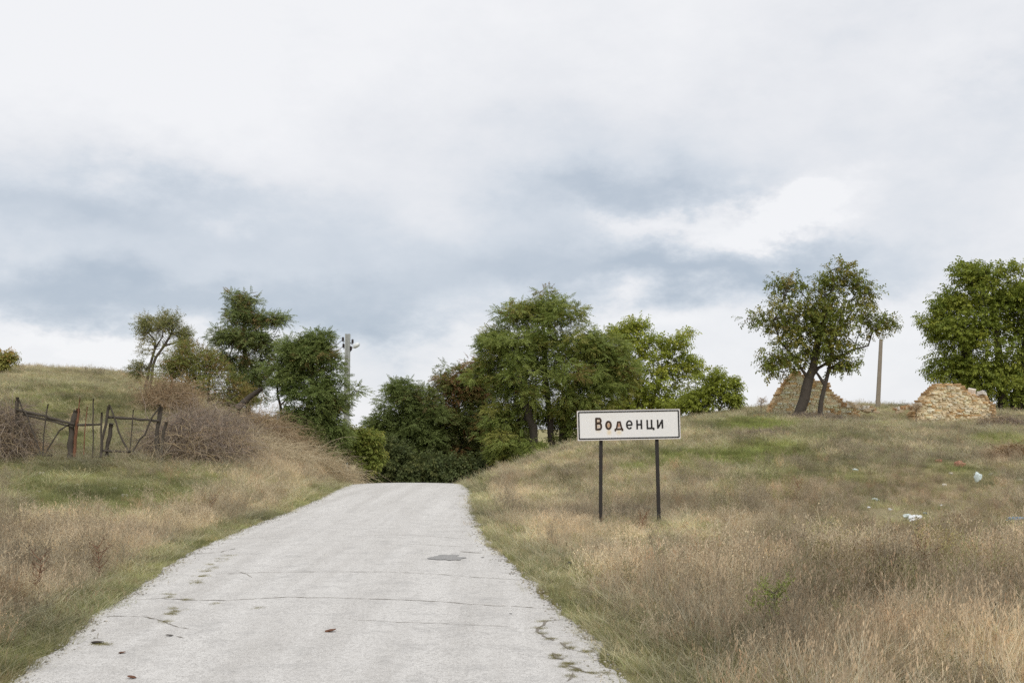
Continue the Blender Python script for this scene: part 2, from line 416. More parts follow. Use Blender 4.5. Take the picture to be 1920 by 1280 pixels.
bump(nt, bs, grit, .55, .012)
road = tag(link('road', rme, m), 'narrow worn pale asphalt road running over a crest', None, None, 'structure')
def road_surface(x, y):
    u = (x - float(xl(y))) / max(.1, float(xr(y)) - float(xl(y)))
    return float(road_z(y)) + .03 * (1 - (2 * u - 1) ** 2) + (float(fbm(np.array([x]), np.array([y]), 1.2, 66)[0]) - .5) * .018
crackm = simple('dirt_filled_crack', (.24, .215, .18), .95, .5, 30)
patchm = simple('tar_patch', (.36, .352, .34), .9, .35, 60, bs_=.9)
def crack(pts, w=.02, jit=.03, seed=0):
    rr = random.Random(seed); P = [px_on_road(*p) for p in pts]; fine = []
    for a, b_ in zip(P, P[1:]):
        n = max(2, int((b_ - a).length / .06))
        for i in range(n): fine.append(a.lerp(b_, i / n))
    fine.append(P[-1]); v = []; f = []; o = 0
    for i, p in enumerate(fine):
        o = o * .75 + rr.uniform(-jit, jit) * .6
        t_ = (fine[min(i + 1, len(fine) - 1)] - fine[max(i - 1, 0)]); t_.z = 0; t_.normalize(); nrm = Vector((-t_.y, t_.x, 0))
        ww = w * .62 * rr.uniform(.1, 1.4) * (.25 if i in (0, len(fine) - 1) else 1)
        for s_ in (-1, 1):
            q = p + nrm * (o + s_ * ww * .5); v.append((q.x, q.y, road_surface(q.x, q.y) + .004))
        if i: k = 2 * i; f.append((k - 2, k, k + 1, k - 1))
    me = bpy.data.meshes.new('crack'); me.from_pydata(v, [], f); me.update()
    for p in me.polygons:
        if p.normal.z < 0: p.flip()
    return link('crack', me, crackm, road)
CR = [([(236, 1125), (300, 1124), (360, 1129), (430, 1131), (540, 1124), (640, 1127), (760, 1131), (900, 1138), (1035, 1142)], .026),
      ([(178, 1157), (240, 1157), (275, 1160), (300, 1166), (355, 1184)], .024), ([(358, 1039), (415, 1037), (440, 1030)], .035),
      ([(400, 1078), (520, 1077), (640, 1076), (780, 1078), (900, 1084), (985, 1088)], .02), ([(655, 1167), (720, 1171), (850, 1176), (960, 1180)], .014),
      ([(862, 1036), (905, 1038)], .05), ([(932, 1048), (952, 1049)], .07), ([(640, 1008), (760, 1006), (880, 1012)], .02),
      ([(760, 1022), (870, 1026)], .02), ([(330, 1197), (350, 1200)], .02), ([(940, 1074), (975, 1076)], .03), ([(245, 1114), (268, 1115)], .03),
      ([(1055, 1162), (1028, 1166), (1014, 1180), (1020, 1192), (1040, 1204)], .035), ([(1052, 1206), (1062, 1214), (1078, 1220), (1100, 1224)], .04), ([(1040, 1226), (1046, 1236), (1058, 1238)], .035),
      ([(1075, 1241), (1055, 1249), (1075, 1256), (1095, 1262), (1135, 1262)], .035), ([(1076, 1262), (1072, 1280)], .03), ([(1000, 1118), (1018, 1122)], .03), ([(470, 1086), (455, 1076), (440, 1075)], .02)]
for i, (p, w) in enumerate(CR): crack(p, w, .03, i)
def blotch(px, py, rx, ry, mat, name, seed):
    rr = random.Random(seed); c = px_on_road(px, py); v = [(c.x, c.y, road_surface(c.x, c.y) + .006)]; n = 28
    for i in range(n):
        a = 2 * math.pi * i / n; k = rr.uniform(.6, 1.15); x, y = c.x + math.cos(a) * rx * k, c.y + math.sin(a) * ry * k
        v.append((x, y, road_surface(x, y) + .006))
    me = bpy.data.meshes.new(name); me.from_pydata(v, [], [(0, 1 + i, 1 + (i + 1) % n) for i in range(n)]); me.update()
    return link(name, me, mat, road)
blotch(838, 1048, .21, .34, patchm, 'repair_patch', 2)

# gravel and grit along the broken edges
g_ = np.random.default_rng(77); n = 2600; yy = g_.uniform(3.5, 26, n) ** 1.0; sd_ = g_.uniform(size=n) < .5
off_ = np.abs(g_.normal(0, .09, n)) - .06
xx = np.where(sd_, xl(yy) + off_, xr(yy) - off_); zz = np.array([road_surface(a, b) for a, b in zip(xx, yy)]); s_ = g_.uniform(.004, .013, n)
out_ = off_ < .03; zz = np.where(out_, zz + .004, zz)
O = np.array([(1, 0, 0), (0, 1, 0), (-1, 0, 0), (0, -1, 0), (0, 0, .7), (0, 0, -.5)]); FO = np.array([(0, 1, 4), (1, 2, 4), (2, 3, 4), (3, 0, 4), (1, 0, 5), (2, 1, 5), (3, 2, 5), (0, 3, 5)])
VV = np.stack([xx, yy, zz + s_ * .3], -1)[:, None] + O[None] * s_[:, None, None] * g_.uniform(.6, 1.4, (n, 6, 1)); FF = (FO[None] + (np.arange(n) * 6)[:, None, None]).reshape(-1, 3)
tc_ = np.repeat(np.array((.42, .39, .34)) * g_.uniform(.45, 1.4, (n, 1)), 6, 0)
m, nt, bs = mat_new('grit'); a_ = nd(nt, 'ShaderNodeAttribute', attribute_name='tint'); nt.links.new(a_.outputs['Color'], bs.inputs['Base Color']); bs.inputs['Roughness'].default_value = .9
tag(link('gravel', np_mesh('gravel', VV.reshape(-1, 3), FF, tc_), m), 'loose grit along the broken road edges', None, None, 'stuff')

# ------------------------------------------------------------------ grass
def blades(n, rad, h0, h1_, w, lean=.5, cur=.5, seed=0, heads=0, flat=0, tcol=(.75, 1.15), segs=3, wind=.15):
    g_ = np.random.default_rng(seed); Vv = []; Fq = []; C = []
    for i in range(n):
        a = g_.uniform(0, 2 * math.pi); r0 = rad * math.sqrt(g_.uniform(0, 1)); bx, by = r0 * math.cos(a), r0 * math.sin(a)
        hh = g_.uniform(h0, h1_); ld = a + g_.normal(0, .9); L = hh * lean * g_.uniform(.2, 1.2) * (1 + flat); k = g_.uniform(.2, 1) * cur
        dx, dy = math.cos(ld), math.sin(ld); wa = g_.uniform(0, math.pi); wx, wy = math.cos(wa) * w / 2, math.sin(wa) * w / 2
        tt = g_.uniform(*tcol); hue = g_.uniform(-.06, .06); b0 = len(Vv)
        for s_ in range(segs + 1):
            q = s_ / segs; off = L * (q * (1 - k) + k * q * q); zz = hh * (q - .35 * k * q * q) * (1 - .55 * flat)
            x = bx + dx * off + wind * hh * q * q; y = by + dy * off; ww = 1 - .85 * q ** 1.5
            Vv += [(x - wx * ww, y - wy * ww, zz), (x + wx * ww, y + wy * ww, zz)]; C += [(tt * (1 + hue), tt, tt * (1 - hue))] * 2
            if s_: kk = b0 + 2 * s_; Fq.append((kk - 2, kk - 1, kk + 1, kk))
        if heads and g_.uniform() < heads:
            hx, hy, hz = x, y, zz
            for q in range(5):
                sx_ = g_.uniform(.0025, .005); oz = hz + (q - 2) * hh * .045; ox, oy = hx + g_.normal(0, .006), hy + g_.normal(0, .006); b0 = len(Vv); aa = g_.uniform(0, 3)
                cx_, sx2 = math.cos(aa) * sx_, math.sin(aa) * sx_
                Vv += [(ox, oy, oz - sx_ * 3.5), (ox + cx_, oy + sx2, oz), (ox, oy, oz + sx_ * 3.5), (ox - cx_, oy - sx2, oz)]; C += [(tt * .9, tt * .8, tt * .75)] * 4
                Fq.append((b0, b0 + 1, b0 + 2, b0 + 3))
    return np.array(Vv), np.array(Fq), np.clip(np.array(C), 0, 1.6)
def weed(seed, h=.42, stems=9):
    g_ = np.random.default_rng(seed); Vv = []; Fq = []; C = []
    def strip(p, q, w, c):
        a = g_.uniform(0, 3); wx, wy = math.cos(a) * w / 2, math.sin(a) * w / 2; b0 = len(Vv)
        Vv.extend([(p[0] - wx, p[1] - wy, p[2]), (p[0] + wx, p[1] + wy, p[2]), (q[0] + wx * .6, q[1] + wy * .6, q[2]), (q[0] - wx * .6, q[1] - wy * .6, q[2])]); C.extend([c] * 4); Fq.append((b0, b0 + 1, b0 + 2, b0 + 3))
    for s_ in range(stems):
        p = np.array((g_.normal(0, .06), g_.normal(0, .06), 0)); d = np.array((g_.normal(.1, .18), g_.normal(0, .18), 1.0)); hh = h * g_.uniform(.6, 1.1)
        for k in range(5):
            q = p + d * hh / 5; strip(p, q, .005, (.8, .76, .68)); d = d + np.array((g_.normal(0, .15), g_.normal(0, .15), 0))
            if k > 1:
                for _ in range(4):
                    e = q + np.array((g_.normal(0, .05), g_.normal(0, .05), g_.uniform(.03, .09))); strip(q, e, .004, (.85, .8, .72))
                    for _ in range(2):
                        sz_ = g_.uniform(.003, .0065); f_ = e + g_.normal(0, .012, 3); b0 = len(Vv); a = g_.uniform(0, 3); cx_, sx2 = math.cos(a) * sz_, math.sin(a) * sz_
                        Vv.extend([tuple(f_ - (0, 0, sz_)), (f_[0] + cx_, f_[1] + sx2, f_[2]), tuple(f_ + (0, 0, sz_)), (f_[0] - cx_, f_[1] - sx2, f_[2])])
                        c = (.55, .46, .38) if g_.uniform() < .6 else (1.2, 1.1, .95)
                        C.extend([c] * 4); Fq.append((b0, b0 + 1, b0 + 2, b0 + 3))
            p = q
    return np.array(Vv), np.array(Fq), np.array(C)
protos = bpy.data.collections.new('grass_tufts')
TUFTS = [blades(52, .12, .14, .36, .0038, .8, .8, 1, .35, wind=.35), blades(52, .14, .10, .30, .004, 1.0, .8, 2, .25, wind=.3), blades(46, .12, .16, .42, .0036, .7, .7, 3, .45, wind=.4),   # 0-2 dry tall
         blades(60, .15, .04, .10, .005, .8, .5, 4, wind=.05), blades(60, .16, .05, .14, .005, .9, .6, 5, wind=.05),                                       # 3-4 short
         weed(6), weed(7, .34, 11), weed(8, .26, 9),                                                                                                     # 5-7 weeds
         blades(50, .16, .10, .24, .005, 1.1, .8, 9, .1, flat=.4), blades(50, .18, .08, .2, .0055, 1.3, .9, 10, flat=.6)]                                # 8-9 lying thatch
for i, (a, b_, c_) in enumerate(TUFTS):
    me = np_mesh('tuft%02d' % i, a, b_, c_); me.materials.append(M['grass']); protos.objects.link(bpy.data.objects.new('tuft%02d' % i, me))
def scatter(name, P, rot, scl, kind, tint, label, coll=protos):
    me = bpy.data.meshes.new(name); n = len(P); me.vertices.add(n); me.vertices.foreach_set('co', P.astype(np.float32).ravel())
    a = me.attributes.new('rot', 'FLOAT_VECTOR', 'POINT'); a.data.foreach_set('vector', rot.astype(np.float32).ravel())
    a = me.attributes.new('scl', 'FLOAT_VECTOR', 'POINT'); a.data.foreach_set('vector', scl.astype(np.float32).ravel())
    a = me.attributes.new('kin', 'INT', 'POINT'); a.data.foreach_set('value', kind.astype(np.int32))
    a = me.attributes.new('tint', 'FLOAT_COLOR', 'POINT'); c = np.ones((n, 4), np.float32); c[:, :3] = tint; a.data.foreach_set('color', c.ravel())
    me.update(); o = link(name, me, M['grass'])
    ng = bpy.data.node_groups.new(name, 'GeometryNodeTree')
    ng.interface.new_socket('Geometry', in_out='INPUT', socket_type='NodeSocketGeometry'); ng.interface.new_socket('Geometry', in_out='OUTPUT', socket_type='NodeSocketGeometry')
    gi = ng.nodes.new('NodeGroupInput'); go = ng.nodes.new('NodeGroupOutput'); ip = ng.nodes.new('GeometryNodeInstanceOnPoints')
    ci = ng.nodes.new('GeometryNodeCollectionInfo'); ci.inputs['Collection'].default_value = coll; ci.inputs['Separate Children'].default_value = True; ci.inputs['Reset Children'].default_value = True
    def na(nm, ty):
        q = ng.nodes.new('GeometryNodeInputNamedAttribute'); q.data_type = ty; q.inputs['Name'].default_value = nm; return q.outputs['Attribute']
    ip.inputs['Pick Instance'].default_value = True
    L = ng.links.new
    L(gi.outputs[0], ip.inputs['Points']); L(ci.outputs[0], ip.inputs['Instance']); L(na('kin', 'INT'), ip.inputs['Instance Index'])
    L(na('rot', 'FLOAT_VECTOR'), ip.inputs['Rotation']); L(na('scl', 'FLOAT_VECTOR'), ip.inputs['Scale']); L(ip.outputs[0], go.inputs[0])
    md = o.modifiers.new('scatter', 'NODES'); md.node_group = ng
    return tag(o, label, None, None, 'stuff')

def sample(n, d0, d1):
    """points with uniform areal density in a widened view wedge"""
    d = np.sqrt(RNG.uniform(0, 1, n) * (d1 ** 2 - d0 ** 2) + d0 ** 2) if d0 > 0 else RNG.uniform(d0, d1, n)
    x = RNG.uniform(-1, 1, n) * (d * .56 + 3.0); return x, d
XS, YS = [], []
for n, d0, d1 in ((15000, 3.5, 11), (24000, 11, 22), (30000, 22, 36), (20000, 36, 52)):
    x, y = sample(n, d0, d1); XS.append(x); YS.append(y)
X = np.concatenate(XS); Y = np.concatenate(YS); Z = H(X, Y)
g, r, b, t, dist = cover(X, Y, Z)
keep = ((dist > .0) | ((np.minimum(X - xl(Y), xr(Y) - X) < .07 * fbm(X, Y, .5, 13) * 2) & (RNG.uniform(size=len(X)) < .8))) & (RNG.uniform(size=len(X)) < .45 + smooth(0, .3, dist)); X, Y, Z, g, r, b, t, dist = [q[keep] for q in (X, Y, Z, g, r, b, t, dist)]
n = len(X); u = RNG.uniform(size=n)
default_t = np.where(Y < 14.5, .42, .15) * (1 - g) + .03
pt = np.clip(np.maximum(default_t, t) * (1 - .85 * g) * smooth(.15, .8, dist) * smooth(.2, .9, dist), 0, 1)     # chance of tall
left_ = X < 0
fieldL = left_ & (Y > 16) & (Y < 45) & (X < -5.5 - (Y - 18) * .12)
pt = np.where(fieldL, pt * .10 + t * .12, pt)
pw = np.clip(.08 + .40 * b + .25 * r, 0, .5) * (1 - g) * smooth(.2, .8, dist) * np.where(fieldL, .3, 1)
kind = np.where(u < pt * .8, RNG.integers(0, 3, n), np.where(u < pt * .8 + pw, 5 + RNG.integers(0, 3, n), np.where(RNG.uniform(size=n) < .38 + .6 * g, 3 + RNG.integers(0, 2, n), 8 + RNG.integers(0, 2, n))))
big = fbm(X, Y, 2.5, 91); mid = fbm(X, Y, .8, 93)
tall = kind < 3
col = np.where((kind >= 5)[:, None] & (kind <= 7)[:, None], GREY * 1.05, TAN)
col = mixn(col, STRAW, np.clip((mid - .5) * 3, 0, 1) * .8 * (1 - b)); col = mixn(col, GREY, np.clip(b * .9 + (big - .52) * 1.8, 0, .9))
col = mixn(col, np.broadcast_to(OLV, (n, 3)), np.where((kind == 3) | (kind == 4), .75, np.where(kind >= 8, .35, .08)))
gsh = np.where((kind == 3) | (kind == 4), np.clip(np.where(fieldL, .5, .35) + g, 0, 1), np.where(kind >= 8, g * .7, g * .35))
col = mixn(col, np.broadcast_to(GRN, (n, 3)), gsh * RNG.uniform(.55, 1, n)); bg = smooth(.35, .8, g) * (X > 0) * (dist > .9); col = mixn(col, np.broadcast_to(np.array((.30, .345, .09)), (n, 3)), bg * RNG.uniform(.3, .9, n) * np.where(tall, .4, 1)); col = mixn(col, np.broadcast_to(RED, (n, 3)), r * RNG.uniform(0, .8, n) ** 1.2)
col = mixn(col, np.broadcast_to(np.array((.52, .36, .22)), (n, 3)), np.where(RNG.uniform(size=n) < .07, .55, 0))
lit = np.exp(-(((to_px(X, Y, Z)[0] - 1720) / 150) ** 2 + ((to_px(X, Y, Z)[1] - 940) / 75) ** 2) ** 1.5)
und = ~tall & (RNG.uniform(size=n) < .20) & (X > 0); col = np.where(und[:, None], col * .35 + GRN * 1.05 * .65, col)
m2 = fbm(X, Y, .45, 201, 2); m3 = fbm(X, Y, 1.3, 203, 3)
col = col * (RNG.uniform(.62, 1.28, n) * (.62 + .76 * m2) * (.5 + 1.0 * m3))[:, None] * 1.2
scale = RNG.uniform(.6, 1.25, n) * np.where(tall, .75 + .45 * mid, 1) * np.where(tall | ((kind >= 5) & (kind <= 7)), 1 - .42 * smooth(24, 36, Y), 1 + .2 * smooth(15, 30, Y)); scale = scale * np.where(dist < .6, .65 + .5 * dist, 1); scale = scale * (1 - .5 * lit * (tall | (kind >= 5))) * np.where(left_ & tall, .82, 1) * np.where((X > 0) & (tall | ((kind >= 5) & (kind <= 7))), 1 - .3 * smooth(10.5, 13, Y), 1)
rot = np.stack([RNG.normal(0, .12, n), RNG.normal(.08, .12, n), RNG.normal(0, .9, n)], -1)
scl = np.stack([scale, scale, scale * RNG.uniform(.8, 1.2, n)], -1)
side = X < (xl(Y) + xr(Y)) / 2
LIT = [(1714, 982, .16), (1701, 977, .14), (1834, 908, .15), (1734, 968, .08), (1902, 981, .16), (1555, 990, .1), (1604, 886, .14), (1642, 943, .1), (1669, 961, .07), (1629, 957, .07), (1765, 952, .07), (1818, 1014, .07), (1068, 1063, .06),
       (1800, 874, .16), (1797, 869, .12), (1760, 866, .1), (1782, 889, .08), (1830, 890, .08), (1858, 891, .08), (1771, 911, .08), (1913, 901, .08), (212, 920, .1), (234, 931, .09), (72, 924, .07), (78, 889, .08), (145, 911, .08), (107, 929, .06), (1127, 977, .10), (1236, 982, .10)]
clear = np.zeros(n, bool)
for (px, py, w) in LIT:
    q = ground_px(px, py); L_ = math.hypot(q.x, q.y); ux, uy = -q.x / L_, -q.y / L_; ax_ = (X - q.x) * ux + (Y - q.y) * uy; la = np.abs((X - q.x) * uy - (Y - q.y) * ux)
    low = (kind == 3) | (kind == 4)
    clear |= (ax_ > -.12) & (ax_ < np.where(low, .25, 3.0 if py > 960 and px < 1300 else 2.0 if py > 940 else 2.6)) & (la < w + np.where(low, -.04, .10))
scl = scl * np.where((kind >= 5) & (kind <= 7), .6 + .4 * smooth(6, 10, Y), 1)[:, None]
nearp = (np.abs(X - 1.8) < 1.0) & (np.abs(Y - 14.8) < 2.4); scl[nearp, 2] *= np.where(tall[nearp], .62, .8); clear &= ~(nearp & (RNG.uniform(size=n) < .35))
X, Y, Z, kind, col, rot, scl, tall, side = [q[~clear] for q in (X, Y, Z, kind, col, rot, scl, tall, side)]; n = len(X)
P3 = np.stack([X, Y, Z - .01], -1)
for nm, lb, mk in (('grass', 'short green and flattened grass covering the ground', ~tall & ~((kind >= 5) & (kind <= 7))), ('tall_dry_grass', 'tall dry straw coloured grass on the verges and banks', tall),
                   ('weeds', 'brown dead weeds with seed heads in the grass', (kind >= 5) & (kind <= 7))):
    scatter(nm, P3[mk], rot[mk], scl[mk], kind[mk], col[mk], lb)

# small green growth in the road cracks
MP = [(393, 1060, 5), (402, 1067, 6), (385, 1072, 8), (378, 1082, 8), (368, 1092, 8), (372, 1094, 6), (432, 1043, 4), (420, 1050, 6), (412, 1054, 4), (315, 1115, 6), (318, 1121, 4), (350, 1127, 4), (325, 1145, 6), (322, 1155, 9),
      (308, 1169, 6), (402, 1136, 3), (485, 1145, 4), (330, 1150, 5), (1020, 1166, 6), (1012, 1180, 7), (1016, 1190, 7), (1030, 1200, 9), (1060, 1208, 6), (1070, 1216, 6), (1040, 1230, 7), (1045, 1235, 5),
      (1065, 1245, 8), (1058, 1252, 6), (1080, 1258, 8), (1110, 1262, 7), (1135, 1261, 7), (1072, 1270, 6), (1100, 1222, 7), (1040, 1142, 4), (183, 1207, 10), (195, 1209, 6)]
pp = []
for (a, b_, k) in MP:
    for _ in range(k * 3):
        q = px_on_road(a + random.gauss(0, 6), b_ + random.gauss(0, 1.3)); pp.append((q.x, q.y, road_surface(q.x, q.y) - .004))
pp = np.array(pp); n = len(pp)
scatter('moss', pp, np.stack([np.zeros(n), np.zeros(n), RNG.uniform(0, 6, n)], -1), np.repeat(RNG.uniform(.10, .22, n)[:, None], 3, 1) * np.array((1, 1, .8)), 3 + RNG.integers(0, 2, n),
        np.array((.30, .27, .10)) * RNG.uniform(.6, 1.2, n)[:, None], 'moss and tiny weeds growing in the road cracks')

# ------------------------------------------------------------------ vegetation with wood
def template(kind):
    q = []
    def leaf(p, d, L, w, droop=.3, nrm=(0, 0, 1)):
        p = Vector(p); d = Vector(d).normalized(); s_ = d.cross(Vector(nrm)).normalized() * w / 2
        m_ = p + d * L * .45 + Vector((0, 0, -droop * L * .12)); e = p + d * L + Vector((0, 0, -droop * L * .5))
        q.append((p, m_ - s_, e, m_ + s_))
    rr = random.Random(5)
    if kind == 'pinnate':
        for i in range(5):
            x = .12 + i * .19; z = -.22 * x * x
            for s_ in (-1, 1): leaf((x, 0, z), (.45, s_, -.05 + rr.uniform(-.3, .3)), .34 * (1 - .25 * abs(i - 2) / 2), .155, .5, (rr.uniform(-.5, .5), rr.uniform(-.5, .5), 1))
        leaf((1.0, 0, -.22), (1, 0, -.4), .3, .14)
    elif kind == 'walnut':
        for i in range(4):
            x = .2 + i * .22; z = -.35 * x * x
            for s_ in (-1, 1): leaf((x, 0, z), (.7, s_ * .9, -.35 + rr.uniform(-.2, .2)), .42, .17, .7)
        leaf((1.0, 0, -.35), (1, 0, -.7), .45, .19)
    elif kind == 'broad':
        for i in range(8):
            x = i / 8; a = i * 2.4; leaf((x, 0, -.08 * x), (.6, math.cos(a), math.sin(a) * .8), .34, .22, .5, (rr.uniform(-.4, .4), rr.uniform(-.4, .4), 1))
    elif kind == 'small':
        for i in range(10):
            x = i / 10; a = i * 2.4; leaf((x, 0, -.05 * x), (.5, math.cos(a), math.sin(a)), .2, .11, .3, (rr.uniform(-.6, .6), rr.uniform(-.6, .6), 1))
    V_ = np.array([tuple(v) for f in q for v in f]); return V_
TPL = {k: template(k) for k in ('pinnate', 'walnut', 'broad', 'small')}
def sprays(kind, pos, dirs, size, tint, rg, roll=.5, tj=.24):
    T = TPL[kind]; n = len(pos); X_ = dirs / np.linalg.norm(dirs, axis=1, keepdims=True)
    up = np.tile((0, 0, 1.0), (n, 1)) + rg.normal(0, roll, (n, 3)); Y_ = np.cross(up, X_); Y_ /= np.linalg.norm(Y_, axis=1, keepdims=True) + 1e-9; Z_ = np.cross(X_, Y_)
    Rm = np.stack([X_, Y_, Z_], 1)
    V_ = (T[None] @ Rm) * size[:, None, None] + pos[:, None]
    V_ = V_.reshape(-1, 3); Fq = np.arange(len(V_)).reshape(-1, 4)
    nl = len(T) // 4
    c = np.repeat(tint, nl, 0) * rg.uniform(1 - tj, 1 + tj, (n * nl, 1)); c = np.repeat(c, 4, 0)
    return V_, Fq, c
def skeleton(trunks, pts, bf=.35, seg=.35, jit=.06, rg=None, tip=.009, cap=None, pw=2.3, tmin=None):
    """trunks: list of polylines (3D). Returns node arrays and radii"""
    N = []; par = []; pl = []; TN = []
    for ti, tr in enumerate(trunks):
        last = -1
        for i, p in enumerate(tr):
            p = np.array(p, float)
            if i == 0:
                if ti and p[2] > trunks[0][0][2] + .5:
                    last = int(np.argmin(np.linalg.norm(np.array(N) - p, axis=1))); continue
                N.append(p); par.append(-1); pl.append(0.); last = len(N) - 1; TN.append((ti, last, 0.)); continue
            q = N[last]; L = np.linalg.norm(p - q); k = max(1, int(L / seg))
            st = q.copy()
            for j in range(1, k + 1):
                w = st + (p - st) * j / k
                if j < k: w = w + rg.normal(0, jit * .4, 3)
                N.append(w); par.append(last); pl.append(pl[last] + L / k); last = len(N) - 1; TN.append((ti, last, (i - 1 + j / k) / (len(tr) - 1)))
    zmin = min(tr[0][2] for tr in trunks); ok0 = []
    hgt = max(tr[-1][2] for tr in trunks) - zmin
    blocked = [N[i][2] < zmin + hgt * .35 for i in range(len(N))]
    ctr = np.mean([tr[-1] for tr in trunks], 0)
    pts = pts[np.argsort(np.min([np.linalg.norm(pts - np.array(tr[-1]), axis=1) for tr in trunks], 0))]
    tips = []
    NA = np.zeros((40000, 3)); PL = np.full(40000, 1e9); cnt = len(N); NA[:cnt] = N; PL[:cnt] = pl
    BL = np.zeros(40000); BL[:cnt] = np.where(blocked, 50, 0)
    for p in pts:
        dd = np.linalg.norm(NA[:cnt] - p, axis=1)
        cost = dd + bf * PL[:cnt] + BL[:cnt] + .6 * np.maximum(0, NA[:cnt, 2] - p[2])
        i = int(np.argmin(cost)); st = NA[i].copy(); L = dd[i]; k = max(1, int(L / seg)); last = i
        perp = rg.normal(0, 1, 3) * min(.25, L * .12)
        for j in range(1, k + 1):
            f = j / k; w = st + (p - st) * f + perp * math.sin(math.pi * f) + (rg.normal(0, jit, 3) if j < k else 0)
            w = w + np.array((0, 0, .10 * L * math.sin(math.pi * f)))
            NA[cnt] = w; par.append(last); PL[cnt] = PL[last] + L / k; last = cnt; cnt += 1
        tips.append(last)
    rad = np.zeros(cnt); acc = np.zeros(cnt)
    for i in range(cnt - 1, -1, -1):
        rad[i] = max(tip ** pw, acc[i]) ** (1 / pw)
        if par[i] >= 0: acc[par[i]] += rad[i] ** pw
    if cap: 
        s_ = cap / rad[:1].max(); rad = np.where(rad > tip * 2.5, tip * 2.5 + (rad - tip * 2.5) * (cap - tip * 2.5) / max(1e-6, rad.max() - tip * 2.5), rad)
    if tmin:
        for ti, i, q in TN: rad[i] = min(max(rad[i], tmin[ti] * (1 - .6 * q)), tmin[ti] * (1.25 - .5 * q))
    return NA[:cnt], np.array(par), rad, np.array(tips)
def wood_mesh(name, NA, par, rad, flare=1.5):
    n = len(NA); ok = np.nonzero(par >= 0)[0]; a = NA[par[ok]]; b_ = NA[ok]; ra = rad[par[ok]]; rb = rad[ok]
    ra = np.minimum(ra, rb * 1.7 + .004)
    sides = 6; t_ = b_ - a; L = np.linalg.norm(t_, axis=1, keepdims=True) + 1e-9; t_ = t_ / L
    up = np.where(np.abs(t_[:, 2:3]) > .9, np.array([[1., 0, 0]]), np.array([[0, 0, 1.]])); s1 = np.cross(t_, up); s1 /= np.linalg.norm(s1, axis=1, keepdims=True); s2 = np.cross(t_, s1)
    A = []
    a = a - t_ * np.minimum(ra[:, None] * .3, L * .3)
    for j in range(sides):
        q = 2 * math.pi * j / sides; o = s1 * math.cos(q) + s2 * math.sin(q); A.append((a + o * ra[:, None], b_ + o * rb[:, None]))
    m_ = len(ok); V_ = np.zeros((m_, 2 * sides, 3))
    for j in range(sides): V_[:, j] = A[j][0]; V_[:, sides + j] = A[j][1]
    base = (np.arange(m_) * 2 * sides)[:, None]
    Fq = np.concatenate([np.concatenate([base + j, base + (j + 1) % sides, base + sides + (j + 1) % sides, base + sides + j], 1) for j in range(sides)])
    return np_mesh(name, V_.reshape(-1, 3), Fq, None, True)
def in_env(env, n, D, rg, shell=2.4, depth=.8):
    """env: (px,py,rx,ry,weight[,ddepth]) ellipses in photo pixels at distance D"""
    w = np.array([e[4] for e in env], float); w /= w.sum(); idx = rg.choice(len(env), n, p=w); out = []
    for i in idx:
        e = env[i]; v = rg.normal(0, 1, 3); v /= np.linalg.norm(v); v *= rg.uniform() ** (1 / shell)
        dd = D + (e[5] if len(e) > 5 else 0); c = at(e[0], e[1], dd); k = dd / F
        out.append((c.x + v[0] * e[2] * k, c.y + v[1] * e[2] * k * depth, c.z + v[2] * e[3] * k))
    return np.array(out)
